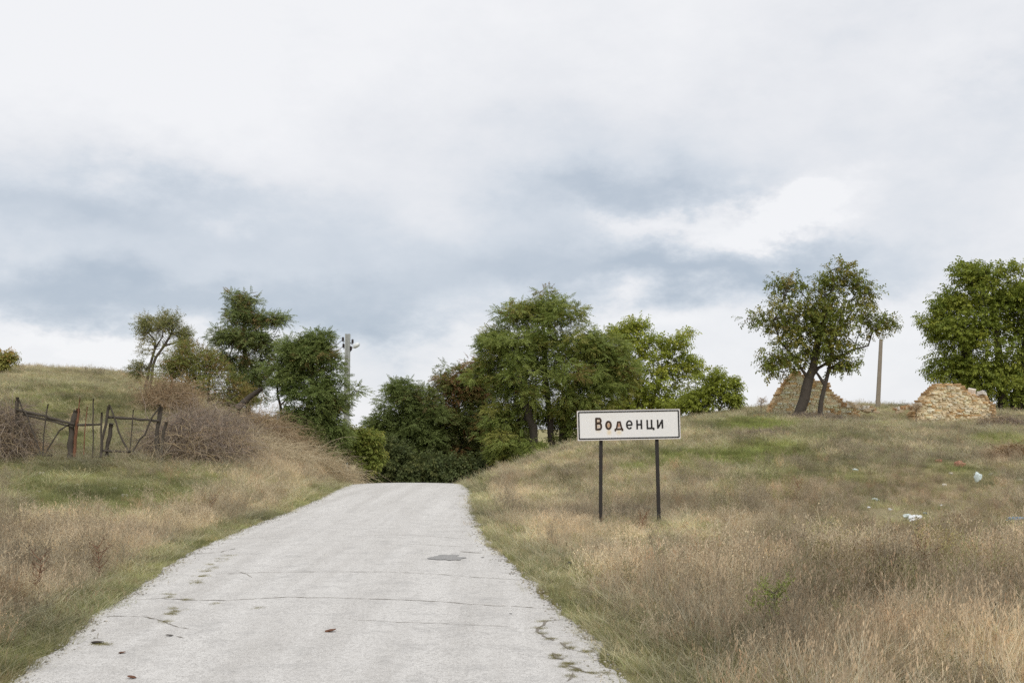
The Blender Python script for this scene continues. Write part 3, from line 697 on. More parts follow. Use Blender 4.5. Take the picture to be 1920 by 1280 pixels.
def tree(name, label, D, trunks_px, env, ncl, spray='pinnate', nsp=22, size=.42, spread=.38, flat=.55, cols=((.06, .10, .03), (.10, .14, .045)), rust=None, rustf=.0, group=None,
         seed=1, trunk_r=.15, bark='bark', cat='tree', droop=-.25, bare=0.0, cname='crown', outward=1.0, tip=.009, bf=.35, depth=.8, shell=2.4, fill=1.0, tmin=None):
    rg = np.random.default_rng(seed); trunks = []
    if spray == 'pinnate': nsp = int(nsp * 1.9); spread *= 1.05; outward = .35; droop = -.1;  flat = min(1, flat + .12); rustf *= .6
    gain = 2.0 if spray == 'pinnate' else 2.15 if spray == 'walnut' else 1.6; cols = tuple((c[0] * gain * 1.16, c[1] * gain, c[2] * gain * .85) for c in cols)
    for tr in trunks_px:
        pl_ = []
        for i, q in enumerate(tr):
            p = at(q[0], q[1], D + (q[2] if len(q) > 2 else 0))
            if i == 0 and p.z < h1(p.x, p.y) + .9: p.z = min(p.z, h1(p.x, p.y)) - .12
            pl_.append(tuple(p))
        trunks.append(pl_)
    base = Vector(trunks[0][0]); pts = in_env(env, ncl, D, rg, shell, depth)
    NA, par, rad, tips = skeleton(trunks, pts, bf=bf, rg=rg, cap=trunk_r, tip=tip, tmin=tmin)
    root = empty(name, base, label, cat, group)
    off = np.array(base)
    link('trunk', wood_mesh('trunk', NA - off, par, rad), M[bark], root)
    tp = NA[tips]; leafy_ = rg.uniform(size=len(tp)) > bare; tp = tp[leafy_]
    # also along thin branches
    thin = np.nonzero((rad < tip * 2.2) & (par >= 0))[0]; ex = NA[rg.choice(thin, int(len(tp) * .6 * fill))] if len(thin) else tp[:0]
    if bare > 0: ex = ex[:int(len(ex) * (1 - bare))]
    C_ = np.concatenate([tp, ex]); cnts = np.concatenate([np.full(len(tp), nsp), np.full(len(ex), nsp // 3)])
    cc = np.repeat(C_, cnts, 0); n_ = len(cc); v = rg.normal(0, 1, (n_, 3)); v /= np.linalg.norm(v, axis=1, keepdims=True); rr_ = rg.uniform(size=(n_, 1)) ** .5
    pos = cc + v * rr_ * spread * np.array((1, 1, flat))
    ctr = NA[tips].mean(0) - np.array((0, 0, .5)); outd = cc - ctr; outd /= np.linalg.norm(outd, axis=1, keepdims=True) + 1e-6
    dirs = v * np.array((1, 1, .5)) + outd * outward * np.array((1, 1, .4)) + np.array((0, 0, droop)) + rg.normal(0, .25, (n_, 3))
    clv = np.repeat(rg.uniform(size=len(C_)), cnts); mixf = np.clip(clv * .7 + rg.uniform(size=n_) * .4, 0, 1)[:, None]
    tint = np.array(cols[0]) * (1 - mixf) + np.array(cols[1]) * mixf
    if len(cols) > 2:
        s3 = (rg.uniform(size=len(C_)) < .22); s3 = np.repeat(s3, cnts)[:, None]; tint = np.where(s3, tint * .4 + np.array(cols[2]) * .6, tint)
    if rust is not None:
        ztop = NA[tips][:, 2].max(); rc = np.repeat(rg.uniform(size=len(C_)) < rustf * (.5 + 1.2 * smooth(ztop - 2.5, ztop, C_[:, 2])), cnts); rc = rc & (rg.uniform(size=n_) < .75) 
        tint = np.where(rc[:, None], tint * .25 + np.array(rust) * .75, tint)
    if spray == 'pinnate': size *= .68; 
    sz_ = size * rg.uniform(.6, 1.2, n_)
    V_, Fq, c_ = sprays(spray, pos - off, dirs, sz_, tint, rg)
    link(cname, np_mesh(cname, V_, Fq, c_), M['leaf'], root)
    return root
G1 = ((.075, .115, .04), (.125, .165, .06)); 
# --- middle group beyond the crest
tree('locust_tree', 'largest dark green layered tree rising behind the left end of the sign', 43,
     [[(1040, 868), (1032, 790), (1022, 700), (1018, 610)], [(1050, 868, .3), (1060, 780, .4), (1085, 690, 0)], [(1005, 872, -.4), (1000, 800, -.6), (970, 700, -1)]],
     [(1018, 578, 62, 34, 1.6), (1005, 592, 74, 26, 1.2), (960, 585, 26, 14, .4), (1080, 590, 24, 16, .4), (1010, 640, 118, 30, 3), (925, 640, 46, 22, 1.0), (1040, 690, 135, 45, 5), (930, 700, 60, 40, 1.8), (1140, 700, 52, 45, 2),
      (1000, 760, 95, 45, 3), (1100, 765, 70, 45, 2.4), (950, 790, 60, 40, 1.6), (970, 840, 60, 32, 1.8, -1), (1060, 830, 40, 25, .5), (1120, 650, 55, 30, 1.8), (1150, 700, 40, 50, 1.2), (935, 660, 45, 30, 1)],
     480, nsp=22, size=.40, spread=.42, flat=.42, cols=((.078, .12, .034), (.135, .178, .055), (.16, .165, .052)), rust=(.22, .13, .05), rustf=.06, seed=3, trunk_r=.2)
tree('locust_tree', 'locust tree with reddish brown upper foliage left of the largest tree beyond the crest', 47,
     [[(862, 900), (866, 840), (862, 780), (858, 730)]],
     [(850, 705, 40, 24, 1.2), (875, 725, 45, 30, 1.5), (830, 740, 50, 30, 1.6), (870, 780, 60, 40, 2), (820, 800, 50, 45, 2), (890, 690, 30, 18, .6), (900, 840, 45, 45, 1.5), (860, 860, 60, 30, 1.5), (900, 790, 45, 45, 1.8), (905, 740, 30, 30, .9)],
     230, nsp=20, size=.42, cols=((.06, .09, .03), (.10, .13, .045), (.14, .11, .05)), rust=(.34, .16, .08), rustf=.55, seed=4, trunk_r=.10, group='locust trees beyond the crest')
tree('locust_tree', 'dark green low tree at the left end of the middle clump beyond the crest', 46,
     [[(770, 905), (768, 850), (765, 800), (762, 765)]],
     [(760, 735, 34, 18, 1), (760, 765, 50, 30, 2), (738, 800, 45, 35, 2), (800, 800, 55, 45, 2.4), (725, 840, 40, 35, 1.5), (770, 850, 70, 45, 3), (715, 800, 20, 14, .4)],
     170, nsp=24, size=.42, cols=((.066, .10, .036), (.105, .145, .055)), rust=(.20, .14, .06), rustf=.05, seed=5, trunk_r=.10, group='locust trees beyond the crest')
tree('roadside_bush', 'dark bushy thicket just past the road crest below the middle trees', 43,
     [[(720, 900), (712, 870), (706, 850)], [(800, 902), (798, 880), (806, 860)], [(690, 900), (685, 880), (690, 860)], [(870, 900), (868, 880), (862, 866)]],
     [(710, 880, 40, 32, 2), (770, 880, 60, 34, 3), (840, 885, 60, 28, 3), (890, 885, 40, 28, 2), (730, 850, 40, 30, 1.4), (700, 905, 50, 14, 1), (850, 905, 80, 12, 1.5), (930, 870, 22, 22, 1)],
     230, spray='broad', nsp=26, size=.30, spread=.35, flat=.8, cols=((.05, .075, .033), (.08, .11, .045), (.10, .12, .045)), seed=6, trunk_r=.06, cat='bush', fill=1.5)
tree('distant_tree', 'dark tree deep behind the middle clump, seen through its gaps', 62,
     [[(800, 890), (800, 850), (800, 810)], [(930, 890), (930, 840), (935, 800)], [(1000, 880), (1002, 830), (1010, 800)]],
     [(760, 860, 60, 26, 2), (830, 860, 70, 26, 2), (900, 870, 70, 30, 2), (980, 860, 60, 30, 2), (940, 820, 50, 20, 1)],
     150, spray='broad', nsp=26, size=.5, spread=.6, flat=.8, cols=((.06, .085, .04), (.10, .125, .055)), seed=16, trunk_r=.1, fill=1.5)
tree('young_tree', 'bright yellow-green airy tree on the hilltop directly above the sign panel', 50,
     [[(1190, 800), (1198, 740), (1200, 680), (1195, 640)], [(1205, 800), (1230, 730), (1255, 670)], [(1180, 800), (1170, 740), (1160, 690)]],
     [(1190, 612, 26, 20, .8), (1170, 632, 30, 16, .6), (1262, 640, 36, 26, 1.2), (1200, 665, 60, 36, 1.8), (1270, 690, 44, 26, 1.1), (1215, 720, 85, 34, 3.2), (1150, 725, 40, 40, 1.2), (1235, 755, 90, 24, 3), (1160, 765, 45, 18, 1.2), (1300, 690, 18, 10, .3)],
     240, spray='broad', nsp=17, size=.34, spread=.34, flat=.7, cols=((.13, .185, .035), (.22, .28, .055), (.25, .28, .06)), seed=8, trunk_r=.09, droop=.15, bark='bark_pale', bare=.06, group='yellow-green trees above the sign')
tree('young_tree', 'small yellow-green tree with upswept branches just right of the sign on the skyline', 47,
     [[(1325, 800), (1330, 760), (1335, 730)], [(1335, 800), (1350, 765), (1362, 745)]],
     [(1335, 715, 26, 18, 1), (1345, 745, 36, 24, 1.6), (1310, 752, 32, 22, 1.6), (1370, 722, 12, 8, .3), (1372, 752, 12, 10, .3), (1290, 765, 40, 14, 1.2)],
     95, spray='broad', nsp=18, size=.30, spread=.28, flat=.8, cols=((.13, .175, .035), (.20, .26, .05)), seed=9, trunk_r=.05, droop=.25, bark='bark_pale', group='yellow-green trees above the sign')
# --- left group
tree('locust_tree', 'tallest tree on the left bank with rust-tipped top and one limb reaching right', 40,
     [[(470, 800), (462, 740), (458, 660), (457, 590)], [(455, 800), (440, 740), (432, 680)]],
     [(457, 560, 26, 17, .9), (432, 556, 10, 8, .25), (456, 590, 36, 20, 1.2), (480, 600, 30, 12, .5), (520, 598, 24, 9, .5), (440, 630, 48, 16, 1.4), (470, 640, 45, 20, 1.3), (430, 665, 40, 25, 1.2), (485, 685, 50, 35, 2), (470, 730, 45, 30, 1.5), (520, 650, 25, 16, .4)],
     235, nsp=11, size=.36, spread=.25, flat=.42, cols=((.075, .115, .045), (.12, .155, .065)), rust=(.27, .16, .07), rustf=.16, seed=10, trunk_r=.10, group='locust trees on the left bank', bark='bark_pale')
tree('locust_tree', 'broad dark green tree partly hiding the concrete pole on the left bank', 37,
     [[(560, 860), (572, 790), (585, 720), (590, 665)], [(575, 865), (600, 800), (625, 740)], [(545, 850), (528, 780), (520, 720)]],
     [(590, 638, 26, 14, .8), (550, 655, 36, 18, 1.1), (592, 665, 40, 24, 1.5), (540, 700, 48, 34, 1.8), (608, 705, 34, 30, 1.5), (590, 750, 65, 40, 3), (622, 770, 18, 30, .8), (672, 728, 13, 9, .2), (560, 800, 55, 40, 2.5), (608, 815, 38, 30, 1.8), (570, 840, 40, 20, 1)],
     260, nsp=20, size=.36, spread=.32, flat=.45, cols=((.07, .11, .038), (.11, .15, .055)), rust=(.24, .15, .06), rustf=.06, seed=12, trunk_r=.11, group='locust trees on the left bank')
tree('fruit_tree', 'small gnarled fruit tree leaning right on the left skyline with bare twigs on top', 39,
     [[(270, 730), (280, 690), (290, 655), (305, 630)], [(276, 725), (292, 670), (320, 628), (333, 604)]],
     [(300, 610, 34, 24, 2), (272, 615, 14, 22, .7), (340, 630, 18, 16, .9), (290, 650, 30, 26, .9), (262, 690, 14, 20, .6), (318, 600, 22, 14, .8), (345, 648, 10, 12, .3)],
     150, spray='small', nsp=17, size=.25, spread=.20, flat=.9, cols=((.10, .13, .055), (.17, .195, .09), (.2, .19, .10)), seed=13, trunk_r=.05, bark='bark_pale', bare=.12, droop=0)
tree('hedge_bush', 'rust and green rose thicket between leaning fruit tree and tallest left tree', 37.5,
     [[(350, 740), (352, 715), (350, 690)], [(390, 745), (392, 715), (395, 690)], [(320, 735), (322, 710), (325, 685)], [(430, 760), (430, 730), (432, 705)]],
     [(340, 680, 34, 24, 1.6), (385, 680, 38, 26, 1.8), (320, 700, 32, 22, 1), (400, 715, 50, 26, 2), (440, 745, 40, 26, 1.5), (360, 720, 45, 20, 1.2), (350, 655, 20, 10, .4)],
     210, spray='small', nsp=20, size=.26, spread=.26, flat=.9, cols=((.105, .14, .045), (.17, .20, .07), (.24, .18, .08)), rust=(.34, .20, .09), rustf=.16, seed=14, trunk_r=.035, cat='bush', bark='bark_pale', droop=.1)
tree('hedge_bush', 'yellow-green bush low beside the road where it meets the left bank', 39,
     [[(655, 890), (655, 860), (658, 840)], [(690, 895), (688, 870), (684, 850)]],
     [(665, 815, 26, 14, 1.2), (690, 825, 18, 14, 1), (655, 840, 30, 24, 1.6), (690, 855, 22, 28, 1.6), (640, 820, 16, 14, .8)],
     110, spray='broad', nsp=22, size=.24, spread=.25, flat=.8, cols=((.10, .145, .035), (.155, .20, .05), (.18, .19, .05)), seed=15, trunk_r=.04, cat='bush')
tree('hedge_bush', 'dark green low bush at the foot of the broad left tree', 36,
     [[(560, 870), (562, 850), (565, 835)]],
     [(560, 840, 36, 24, 1.6), (600, 850, 32, 22, 1.2), (575, 815, 40, 20, 1)],
     70, spray='small', nsp=22, size=.26, spread=.26, flat=.8, cols=((.07, .10, .035), (.11, .14, .05)), seed=17, trunk_r=.03, cat='bush')
tree('hedge_bush', 'small bush cut by the left picture edge on the grassy ridge', 45,
     [[(2, 715), (4, 695), (8, 680)], [(-30, 715), (-32, 690), (-30, 670)]],
     [(5, 672, 18, 12, 1.4), (-25, 668, 28, 20, 1.6), (0, 682, 24, 9, 1)],
     60, spray='broad', nsp=16, size=.24, spread=.24, flat=.8, cols=((.14, .17, .05), (.22, .24, .08), (.30, .19, .09)), seed=18, trunk_r=.03, cat='bush', bark='bark_pale')
# --- right side
tree('walnut_tree', 'airy walnut tree with two dark trunks standing in front of the left ruined wall', 38.5,
     [[(1494, 777), (1512, 728), (1524, 690), (1532, 645), (1545, 600)], [(1538, 778), (1540, 750), (1547, 722), (1531, 698, .05)], [(1520, 712), (1534, 690, .1), (1570, 672), (1600, 655), (1628, 648)], [(1518, 705), (1488, 672), (1462, 640), (1450, 600)]],
     [(1585, 520, 42, 24, 1.6), (1480, 532, 34, 26, 1.2), (1535, 545, 55, 34, 2), (1620, 545, 26, 26, .8), (1450, 530, 14, 20, .3), (1470, 590, 52, 36, 2), (1570, 600, 75, 45, 4), (1635, 600, 36, 26, 1.3), (1500, 640, 60, 42, 3), (1580, 655, 50, 26, 1.6),
      (1455, 680, 32, 24, 1.3), (1412, 595, 16, 9, .35), (1435, 612, 20, 16, .4), (1660, 605, 18, 12, .5), (1575, 685, 26, 13, .7), (1540, 620, 60, 40, 2.6), (1540, 570, 50, 36, 1.6), (1530, 660, 70, 26, 1.4)],
     380, spray='broad', nsp=10, size=.27, spread=.27, flat=.9, cols=((.075, .11, .025), (.135, .17, .04), (.19, .18, .05)), rust=(.28, .21, .09), rustf=.06, seed=21, trunk_r=.19, tmin=(.165, .105, .07, .04), bare=.10, droop=-.15, fill=.8, outward=.3)
tree('elm_tree', 'large dense green tree cut by the right picture edge behind the right ruined wall', 46,
     [[(1880, 790), (1878, 720), (1870, 640), (1860, 570)], [(1900, 790), (1915, 700), (1930, 600)], [(1850, 790), (1820, 700), (1800, 640)]],
     [(1830, 520, 46, 26, 1.6), (1850, 560, 70, 40, 3), (1775, 570, 30, 24, .9), (1905, 560, 50, 40, 2), (1800, 620, 70, 50, 3.4), (1755, 610, 26, 26, .8), (1880, 640, 75, 60, 4), (1960, 620, 70, 90, 4), (1800, 690, 55, 40, 2), (1860, 720, 70, 45, 3.4), (1930, 730, 60, 50, 3), (1765, 690, 20, 26, .5), (1890, 510, 20, 14, .3)],
     480, spray='broad', nsp=20, size=.32, spread=.42, flat=.75, cols=((.085, .13, .025), (.16, .21, .04), (.21, .25, .05)), seed=22, trunk_r=.25, droop=-.1)
for k, (px, py, h_, w_, lb) in enumerate(((1427, 768, 22, 9, 'spindly grey weed bush left of the left ruined wall'), (1718, 768, 10, 12, 'low dry shrub at the left foot of the right ruined wall'))):
    tree('dry_shrub', lb, 38, [[(px, py + 8), (px, py - h_ * .5)]], [(px, py - h_ * .6, w_, h_ * .5, 1)], 30, spray='small', nsp=5, size=.14, spread=.1, cols=((.2, .18, .14), (.3, .26, .2)), seed=30 + k, trunk_r=.012, tip=.004, cat='shrub', bark='bark_pale', bare=.4)

# bramble and dry scrub masses
def scrub(name, label, cat, center, rad, n, hgt, c0, c1, seed, lean=(0, 0), w=.006, L=(.6, 1.4), leaves=0):
    rg = np.random.default_rng(seed); segs = 7; V_ = []; Fq = []; C_ = []
    cx, cy, cz = center
    wv_ = w * (.55 + 1.3 * rg.uniform(size=(n, 1)) ** 4)
    th = rg.uniform(0, 2 * np.pi, n); rr_ = np.sqrt(rg.uniform(0, 1, n)); bx = cx + np.cos(th) * rr_ * rad[0]; by = cy + np.sin(th) * rr_ * rad[1]; bz = H(bx, by)
    dome = hgt * np.sqrt(np.clip(1 - rr_ ** 2, .08, 1)) * (.45 + 1.05 * fbm(bx, by, .7, seed, 3)); z0 = rg.uniform(0, .75, n) * dome
    d0 = rg.uniform(0, 2 * np.pi, n); el = rg.uniform(-.2, 1.3, n); LL = rg.uniform(L[0], L[1], n) * np.where(rg.uniform(size=n) < .06, 1.5, .9)
    dirs = np.stack([np.cos(d0) * np.cos(el) + lean[0], np.sin(d0) * np.cos(el) + lean[1], np.sin(el)], -1); p = np.stack([bx, by, bz + z0], -1)
    col_ = np.array(c0) + (np.array(c1) - np.array(c0)) * np.clip(rg.uniform(-.15, .75, (n, 1)) + .5 * fbm(bx, by, .6, seed + 5, 2)[:, None], 0, 1)
    st = (rg.uniform(size=n) < .16 + .5 * smooth(.5, .72, fbm(bx, by, .9, seed + 9, 3)))[:, None]; col_ = np.where(st, np.array((.56, .44, .27)) * rg.uniform(.6, 1.15, (n, 1)), col_)
    wd = rg.normal(0, 1, (n, 3)); wd /= np.linalg.norm(wd, axis=1, keepdims=True); rings = []
    for s_ in range(segs + 1):
        ww = wv_ * (1 - .7 * s_ / segs); a1 = np.cross(dirs, wd); a1 /= np.linalg.norm(a1, axis=1, keepdims=True) + 1e-9; a2 = np.cross(dirs, a1); a2 /= np.linalg.norm(a2, axis=1, keepdims=True) + 1e-9
        rings.append([p + ww * (a1 * math.cos(q) + a2 * math.sin(q)) for q in (0, 2.1, 4.2)])
        dirs = dirs + rg.normal(0, .22, (n, 3)) + np.array((0, 0, -.22)); nn = np.linalg.norm(dirs, axis=1, keepdims=True); p = p + dirs / nn * (LL / segs)[:, None]
        gz = H(p[:, 0], p[:, 1]); p[:, 2] = np.maximum(p[:, 2], gz + .01)
    V_ = np.stack([np.stack(r_, 1) for r_ in rings], 1).reshape(n, -1, 3); k = V_.shape[1]; base = (np.arange(n) * k)[:, None]; Fq = []
    for s_ in range(segs):
        for j in range(3): a_ = s_ * 3 + j; b_ = s_ * 3 + (j + 1) % 3; Fq.append(np.concatenate([base + a_, base + b_, base + b_ + 3, base + a_ + 3], 1))
    root = empty(name, (cx, cy, h1(cx, cy)), label, cat); off = np.array(root.location)
    link('canes', np_mesh('canes', V_.reshape(-1, 3) - off, np.concatenate(Fq), np.repeat(col_, k, 0)), M['cane'], root)
    if leaves:
        i = rg.integers(0, n, leaves); s_ = rg.integers(2, segs, leaves); pos = V_[i, s_ * 3]; ti = np.array(c1) * rg.uniform(.7, 1.3, (leaves, 1)) * np.array((1.05, .92, .8))
        a, f, c = sprays('small', pos - off, rg.normal(0, 1, (leaves, 3)), rg.uniform(.06, .13, leaves), ti, rg)
        link('dry_leaves', np_mesh('dry_leaves', a, f, c), M['leaf'], root)
    return root
PUR = ((.20, .158, .13), (.44, .36, .285)); BRN = ((.28, .20, .12), (.50, .37, .23)); STR = ((.50, .41, .26), (.80, .68, .47))
def gp(px, py): p = ground_px(px, py); return (p.x, p.y, p.z)
def gd(px, d): x = (px - 960) / F * d; return (x, d, h1(x, d))
scrub('bramble_thicket', 'large purplish grey heap of dead brambles right of the gate', 'bramble', gd(372, 25.6), (1.05, 1.3), 4400, 1.15, *PUR, 41, leaves=2500)
scrub('bramble_thicket', 'upper mass of dead brambles climbing the bank above the heap by the gate', 'bramble', gd(400, 30.0), (1.1, 1.5), 2800, .9, *PUR, 42, leaves=1500, lean=(.3, 0))
scrub('bramble_thicket', 'brown bramble column at the left picture edge beside the fence', 'bramble', gd(6, 24.3), (.6, .7), 3400, 1.6, *PUR, 43, leaves=1200)
scrub('dry_scrub', 'orange-brown dry scrub on the slope above the gate', 'scrub', gd(315, 32.5), (.7, .9), 1900, .95, *BRN, 44, lean=(.2, 0), leaves=800)
scrub('dry_scrub', 'pale straw reeds leaning on the bank below the two left locust trees', 'scrub', gd(505, 29.5), (.9, 1.6), 2400, .5, *STR, 45, lean=(.35, 0), w=.005)
scrub('dry_scrub', 'straw coloured scrub closest to the road crest at the foot of the left bank', 'scrub', gd(620, 33.5), (.75, 1.4), 2000, .45, *STR, 46, lean=(.3, 0), w=.005)
scrub('dry_scrub', 'brown scrub around the trunks of the left bank trees', 'scrub', gd(520, 34.5), (1.1, 1.2), 2600, 1.0, *BRN, 47, leaves=900)
scrub('dry_scrub', 'low grey brown scrub in front of the right ruined wall', 'scrub', gd(1880, 37), (.9, .5), 1300, .5, *PUR, 48, L=(.3, .6), leaves=500)
scrub('dry_scrub', 'rust coloured tussock on the right picture edge below the big green tree', 'scrub', gd(1895, 25.2), (.42, .4), 1000, .38, (.16, .10, .05), (.42, .26, .12), 49, L=(.25, .5), w=.005)
scrub('dry_scrub', 'dark patch of dead scrub on the green knoll below the walnut tree', 'scrub', gd(1425, 31.5), (.85, .35), 1100, .16, *PUR, 50, L=(.15, .35), w=.005)
scrub('dry_scrub', 'dry scrub around the trunks of the walnut tree', 'scrub', gd(1525, 38.2), (1.1, .3), 1200, .3, *PUR, 51, L=(.2, .4), w=.005)

# leaning dead trunk on bank
tb = TB(); a = at(445, 765, 36); b_ = at(492, 728, 36); tb.tube([a, a.lerp(b_, .5) + Vector((0, 0, .05)), b_], [.11, .09, .07], 8)
tag(tb.build('leaning_log', M['bark'], sm=True), 'dark dead log leaning up the bank between the left trees', 'log')

# ------------------------------------------------------------------ ruined walls
m, nt, bs = mat_new('weathered_stone'); oi = nd(nt, 'ShaderNodeObjectInfo'); oc = objco(nt)
c = mixc(nt, noise(nt, 1.6, 6, oc, .7), (.78, .76, .72), (1.22, 1.2, 1.15)); c = mixc(nt, 1.0, oi.outputs['Color'], c, 'MULTIPLY')
nt.links.new(c, bs.inputs['Base Color']); bs.inputs['Roughness'].default_value = .95; bs.inputs['Specular IOR Level'].default_value = .15; bump(nt, bs, noise(nt, 3, 6, oc, .7), .8, .05)
M['stone'] = m; M['mortar'] = simple('mud_mortar', (.72, .60, .40), .95, .3, 8)
SV = []
for i in range(12):
    bm = bmesh.new(); bmesh.ops.create_cube(bm, size=1.0); rr = random.Random(100 + i)
    bmesh.ops.bevel(bm, geom=bm.edges[:], offset=.07, segments=1, affect='EDGES')
    for v in bm.verts: v.co += Vector((rr.uniform(-.05, .05), rr.uniform(-.05, .05), rr.uniform(-.09, .09)))
    me = bpy.data.meshes.new('stone'); bm.to_mesh(me); bm.free(); me.materials.append(M['stone']); SV.append(me)
def ruin(label, D, prof, y_bot, seed, face_pale):
    rr = random.Random(seed); x0, x1 = prof[0][0], prof[-1][0]; c = at((x0 + x1) / 2, y_bot, D); k = D / F
    root = empty('ruined_wall', c, label, 'ruined wall', 'ruined stone walls')
    xs_ = [p[0] for p in prof]; ys_ = [p[1] for p in prof]
    top = lambda px: float(np.interp(px, xs_, ys_))
    # mortar core
    pts = []
    for i in range(41):
        px = x0 + 3 + (x1 - x0 - 6) * i / 40; pts.append(((px - (x0 + x1) / 2) * k, max(0.05, (y_bot - top(px) - 4) * k)))
    v = []; f = []
    for (x, z) in pts: v += [(x, -.225, -.4), (x, -.225, z), (x, .2, z), (x, .2, -.4)]
    for i in range(40):
        a = 4 * i
        for j in range(4): f.append((a + j, a + (j + 1) % 4, a + 4 + (j + 1) % 4, a + 4 + j))
    f.append((3, 2, 1, 0)); a = 160; f.append((a, a + 1, a + 2, a + 3))
    me = bpy.data.meshes.new('wall_core'); me.from_pydata(v, [], f); me.update(); link('wall_core', me, M['mortar'], root)
    y = y_bot + 8; cnt = 0
    while y > min(ys_) - 2:
        ch = rr.uniform(2.9, 4.8); yc = y - ch / 2
        # span of this course
        ok = [px for px in np.arange(x0, x1, .5) if top(px) <= yc - .8]
        if not ok: y -= ch; continue
        a, e = ok[0], ok[-1] + rr.uniform(-1, 2); px = a - rr.uniform(-2, 3)
        while px < e:
            w = rr.uniform(4.5, 15) * (.8 if ch < 3.8 else 1); w = min(w, e - px + 2)
            if w < 3: break
            mx = px + w / 2; edge_d = min(mx - a, e - mx, (yc - top(mx)) * 1.6)
            o = bpy.data.objects.new('stone', SV[rr.randrange(12)]); COL.objects.link(o); o.parent = root
            o.location = ((mx - (x0 + x1) / 2) * k, rr.uniform(-.035, .02), (y_bot - yc) * k)
            o.scale = (w * k * .97, .5 + rr.uniform(-.06, .08), ch * k * rr.uniform(.84, .97)); o.rotation_euler = (0, rr.uniform(-.07, .07), rr.uniform(-.08, .08))
            pale = np.array((.84, .71, .51)) if rr.random() < .7 else np.array((.80, .73, .58)); rust_ = np.array((.62, .43, .24)) if rr.random() < .6 else np.array((.46, .31, .17))
            if rr.random() < .12: pale = np.array((.66, .46, .25))
            f_ = min(1, max(0, (edge_d - face_pale[0]) / face_pale[1])); cc = np.minimum((rust_ * (1 - f_) + pale * f_) * rr.uniform(.8, 1.15) * face_pale[2], .90)
            o.color = (*cc, 1); px += w + rr.uniform(.3, 1.0); cnt += 1
        y -= ch
    return root
ruin('gable-shaped ruined stone wall behind the two walnut trunks', 41,
     [(1438, 772), (1443, 760), (1451, 745), (1455, 733), (1464, 724), (1474, 712), (1483, 701), (1490, 696), (1499, 696), (1507, 704), (1520, 710), (1545, 714), (1552, 716), (1554, 728), (1563, 737), (1574, 747), (1583, 756), (1597, 764), (1606, 772)], 776, 1, (5, 6, 1.25))  # last factor lightens this wall's stone colour to offset the walnut crown's shade
ruin('rounded ruined stone wall between the leaning bare pole and the big tree at the right edge', 40,
     [(1706, 772), (1716, 760), (1724, 748), (1733, 737), (1746, 726), (1757, 718), (1798, 718), (1806, 724), (1811, 735), (1826, 741), (1846, 743), (1851, 752), (1859, 758), (1861, 775)], 784, 2, (5, 6, 1.05))
def rock(px, py, d, sx_, sz_, col, label, group=None, cat='stone', seed=0, name='stone', rest=None):
    rr = random.Random(seed); me = SV[rr.randrange(12)]
    o = bpy.data.objects.new(name, me); COL.objects.link(o)
    if rest is None: p = gp(px, py) if d is None else gd(px, d); z = p[2]
    else: p = at(px, py, rest); z = p.z
    o.location = (p[0], p[1], z + sz_ * .35); o.scale = (sx_, sx_ * .8, sz_); o.rotation_euler = (rr.uniform(-.3, .3), rr.uniform(-.3, .3), rr.uniform(0, 3)); o.color = (*col, 1)
    return tag(o, label, cat, group)
WH = (.66, .62, .55); CR_ = (.55, .45, .32); RS = (.42, .26, .14)
rr = random.Random(5)
for i in range(26):
    px = 1584 + i * 2.2 + rr.uniform(-3, 3); py = 757 + (i * .55) + rr.uniform(-2, 5)
    rock(px, py, None, rr.uniform(.12, .3), rr.uniform(.07, .14), *[((WH, 'white loose stone at the right end of the left ruined wall'), (CR_, 'cream loose stone at the right end of the left ruined wall'), (RS, 'brown loose stone at the right end of the left ruined wall'))[q] for q in [rr.randrange(3)]][0], 'rubble beside the left ruined wall', seed=i, rest=40.3, name='rubble_stone')
for i in range(18):
    px = 1680 + i * 2.4 + rr.uniform(-3, 3); py = 770 - i * .55 + rr.uniform(-2, 4)
    rock(px, py, None, rr.uniform(.12, .3), rr.uniform(.07, .13), *[((WH, 'white loose stone at the left end of the right ruined wall'), (CR_, 'cream loose stone at the left end of the right ruined wall'), (RS, 'brown loose stone at the left end of the right ruined wall'))[q] for q in [rr.randrange(3)]][0], 'rubble beside the right ruined wall', seed=40 + i, rest=39.6, name='rubble_stone')
rock(1822, 737, None, .26, .2, (.78, .72, .66), 'white block lying on the right shoulder of the right ruined wall', seed=61, rest=40, name='loose_stone')
rock(1841, 741, None, .30, .15, (.62, .59, .56), 'grey white slab lying near the right end of the right ruined wall', seed=62, rest=40, name='loose_stone')
rock(1832, 743, None, .2, .1, (.60, .56, .52), 'small grey stone wedged between the white block and the slab on the right wall', seed=63, rest=40, name='loose_stone')
rock(1851, 753, None, .09, .10, (.85, .8, .7), 'tiny white stone at the right end of the right ruined wall', seed=64, rest=40, name='loose_stone')
rock(1421, 772, 38.5, .34, .12, (.46, .30, .15), 'flat rusty brown stone left of the left ruined wall', seed=65)
for i, (px, py, s_, lb) in enumerate(((212, 920, .075, 'largest white stone in the left meadow'), (234, 931, .06, 'white stone right of the largest one in the left meadow'), (72, 924, .045, 'small white stone at the left of the meadow'), (78, 889, .06, 'white stone below the leaning fence rail in the left meadow'),
        (145, 911, .05, 'flat pale stone between the other stones in the left meadow'), (107, 929, .03, 'tiny pale chip in the left meadow'), (292, 793, .07, 'white stone resting high in the brush beside the right gate post'), (300, 851, .08, 'grey white stone at the foot of the right gate post'))):
    rock(px, py, None, s_ * 1.7, s_ * .9, WH if i < 7 else (.5, .48, .44), lb, seed=70 + i)

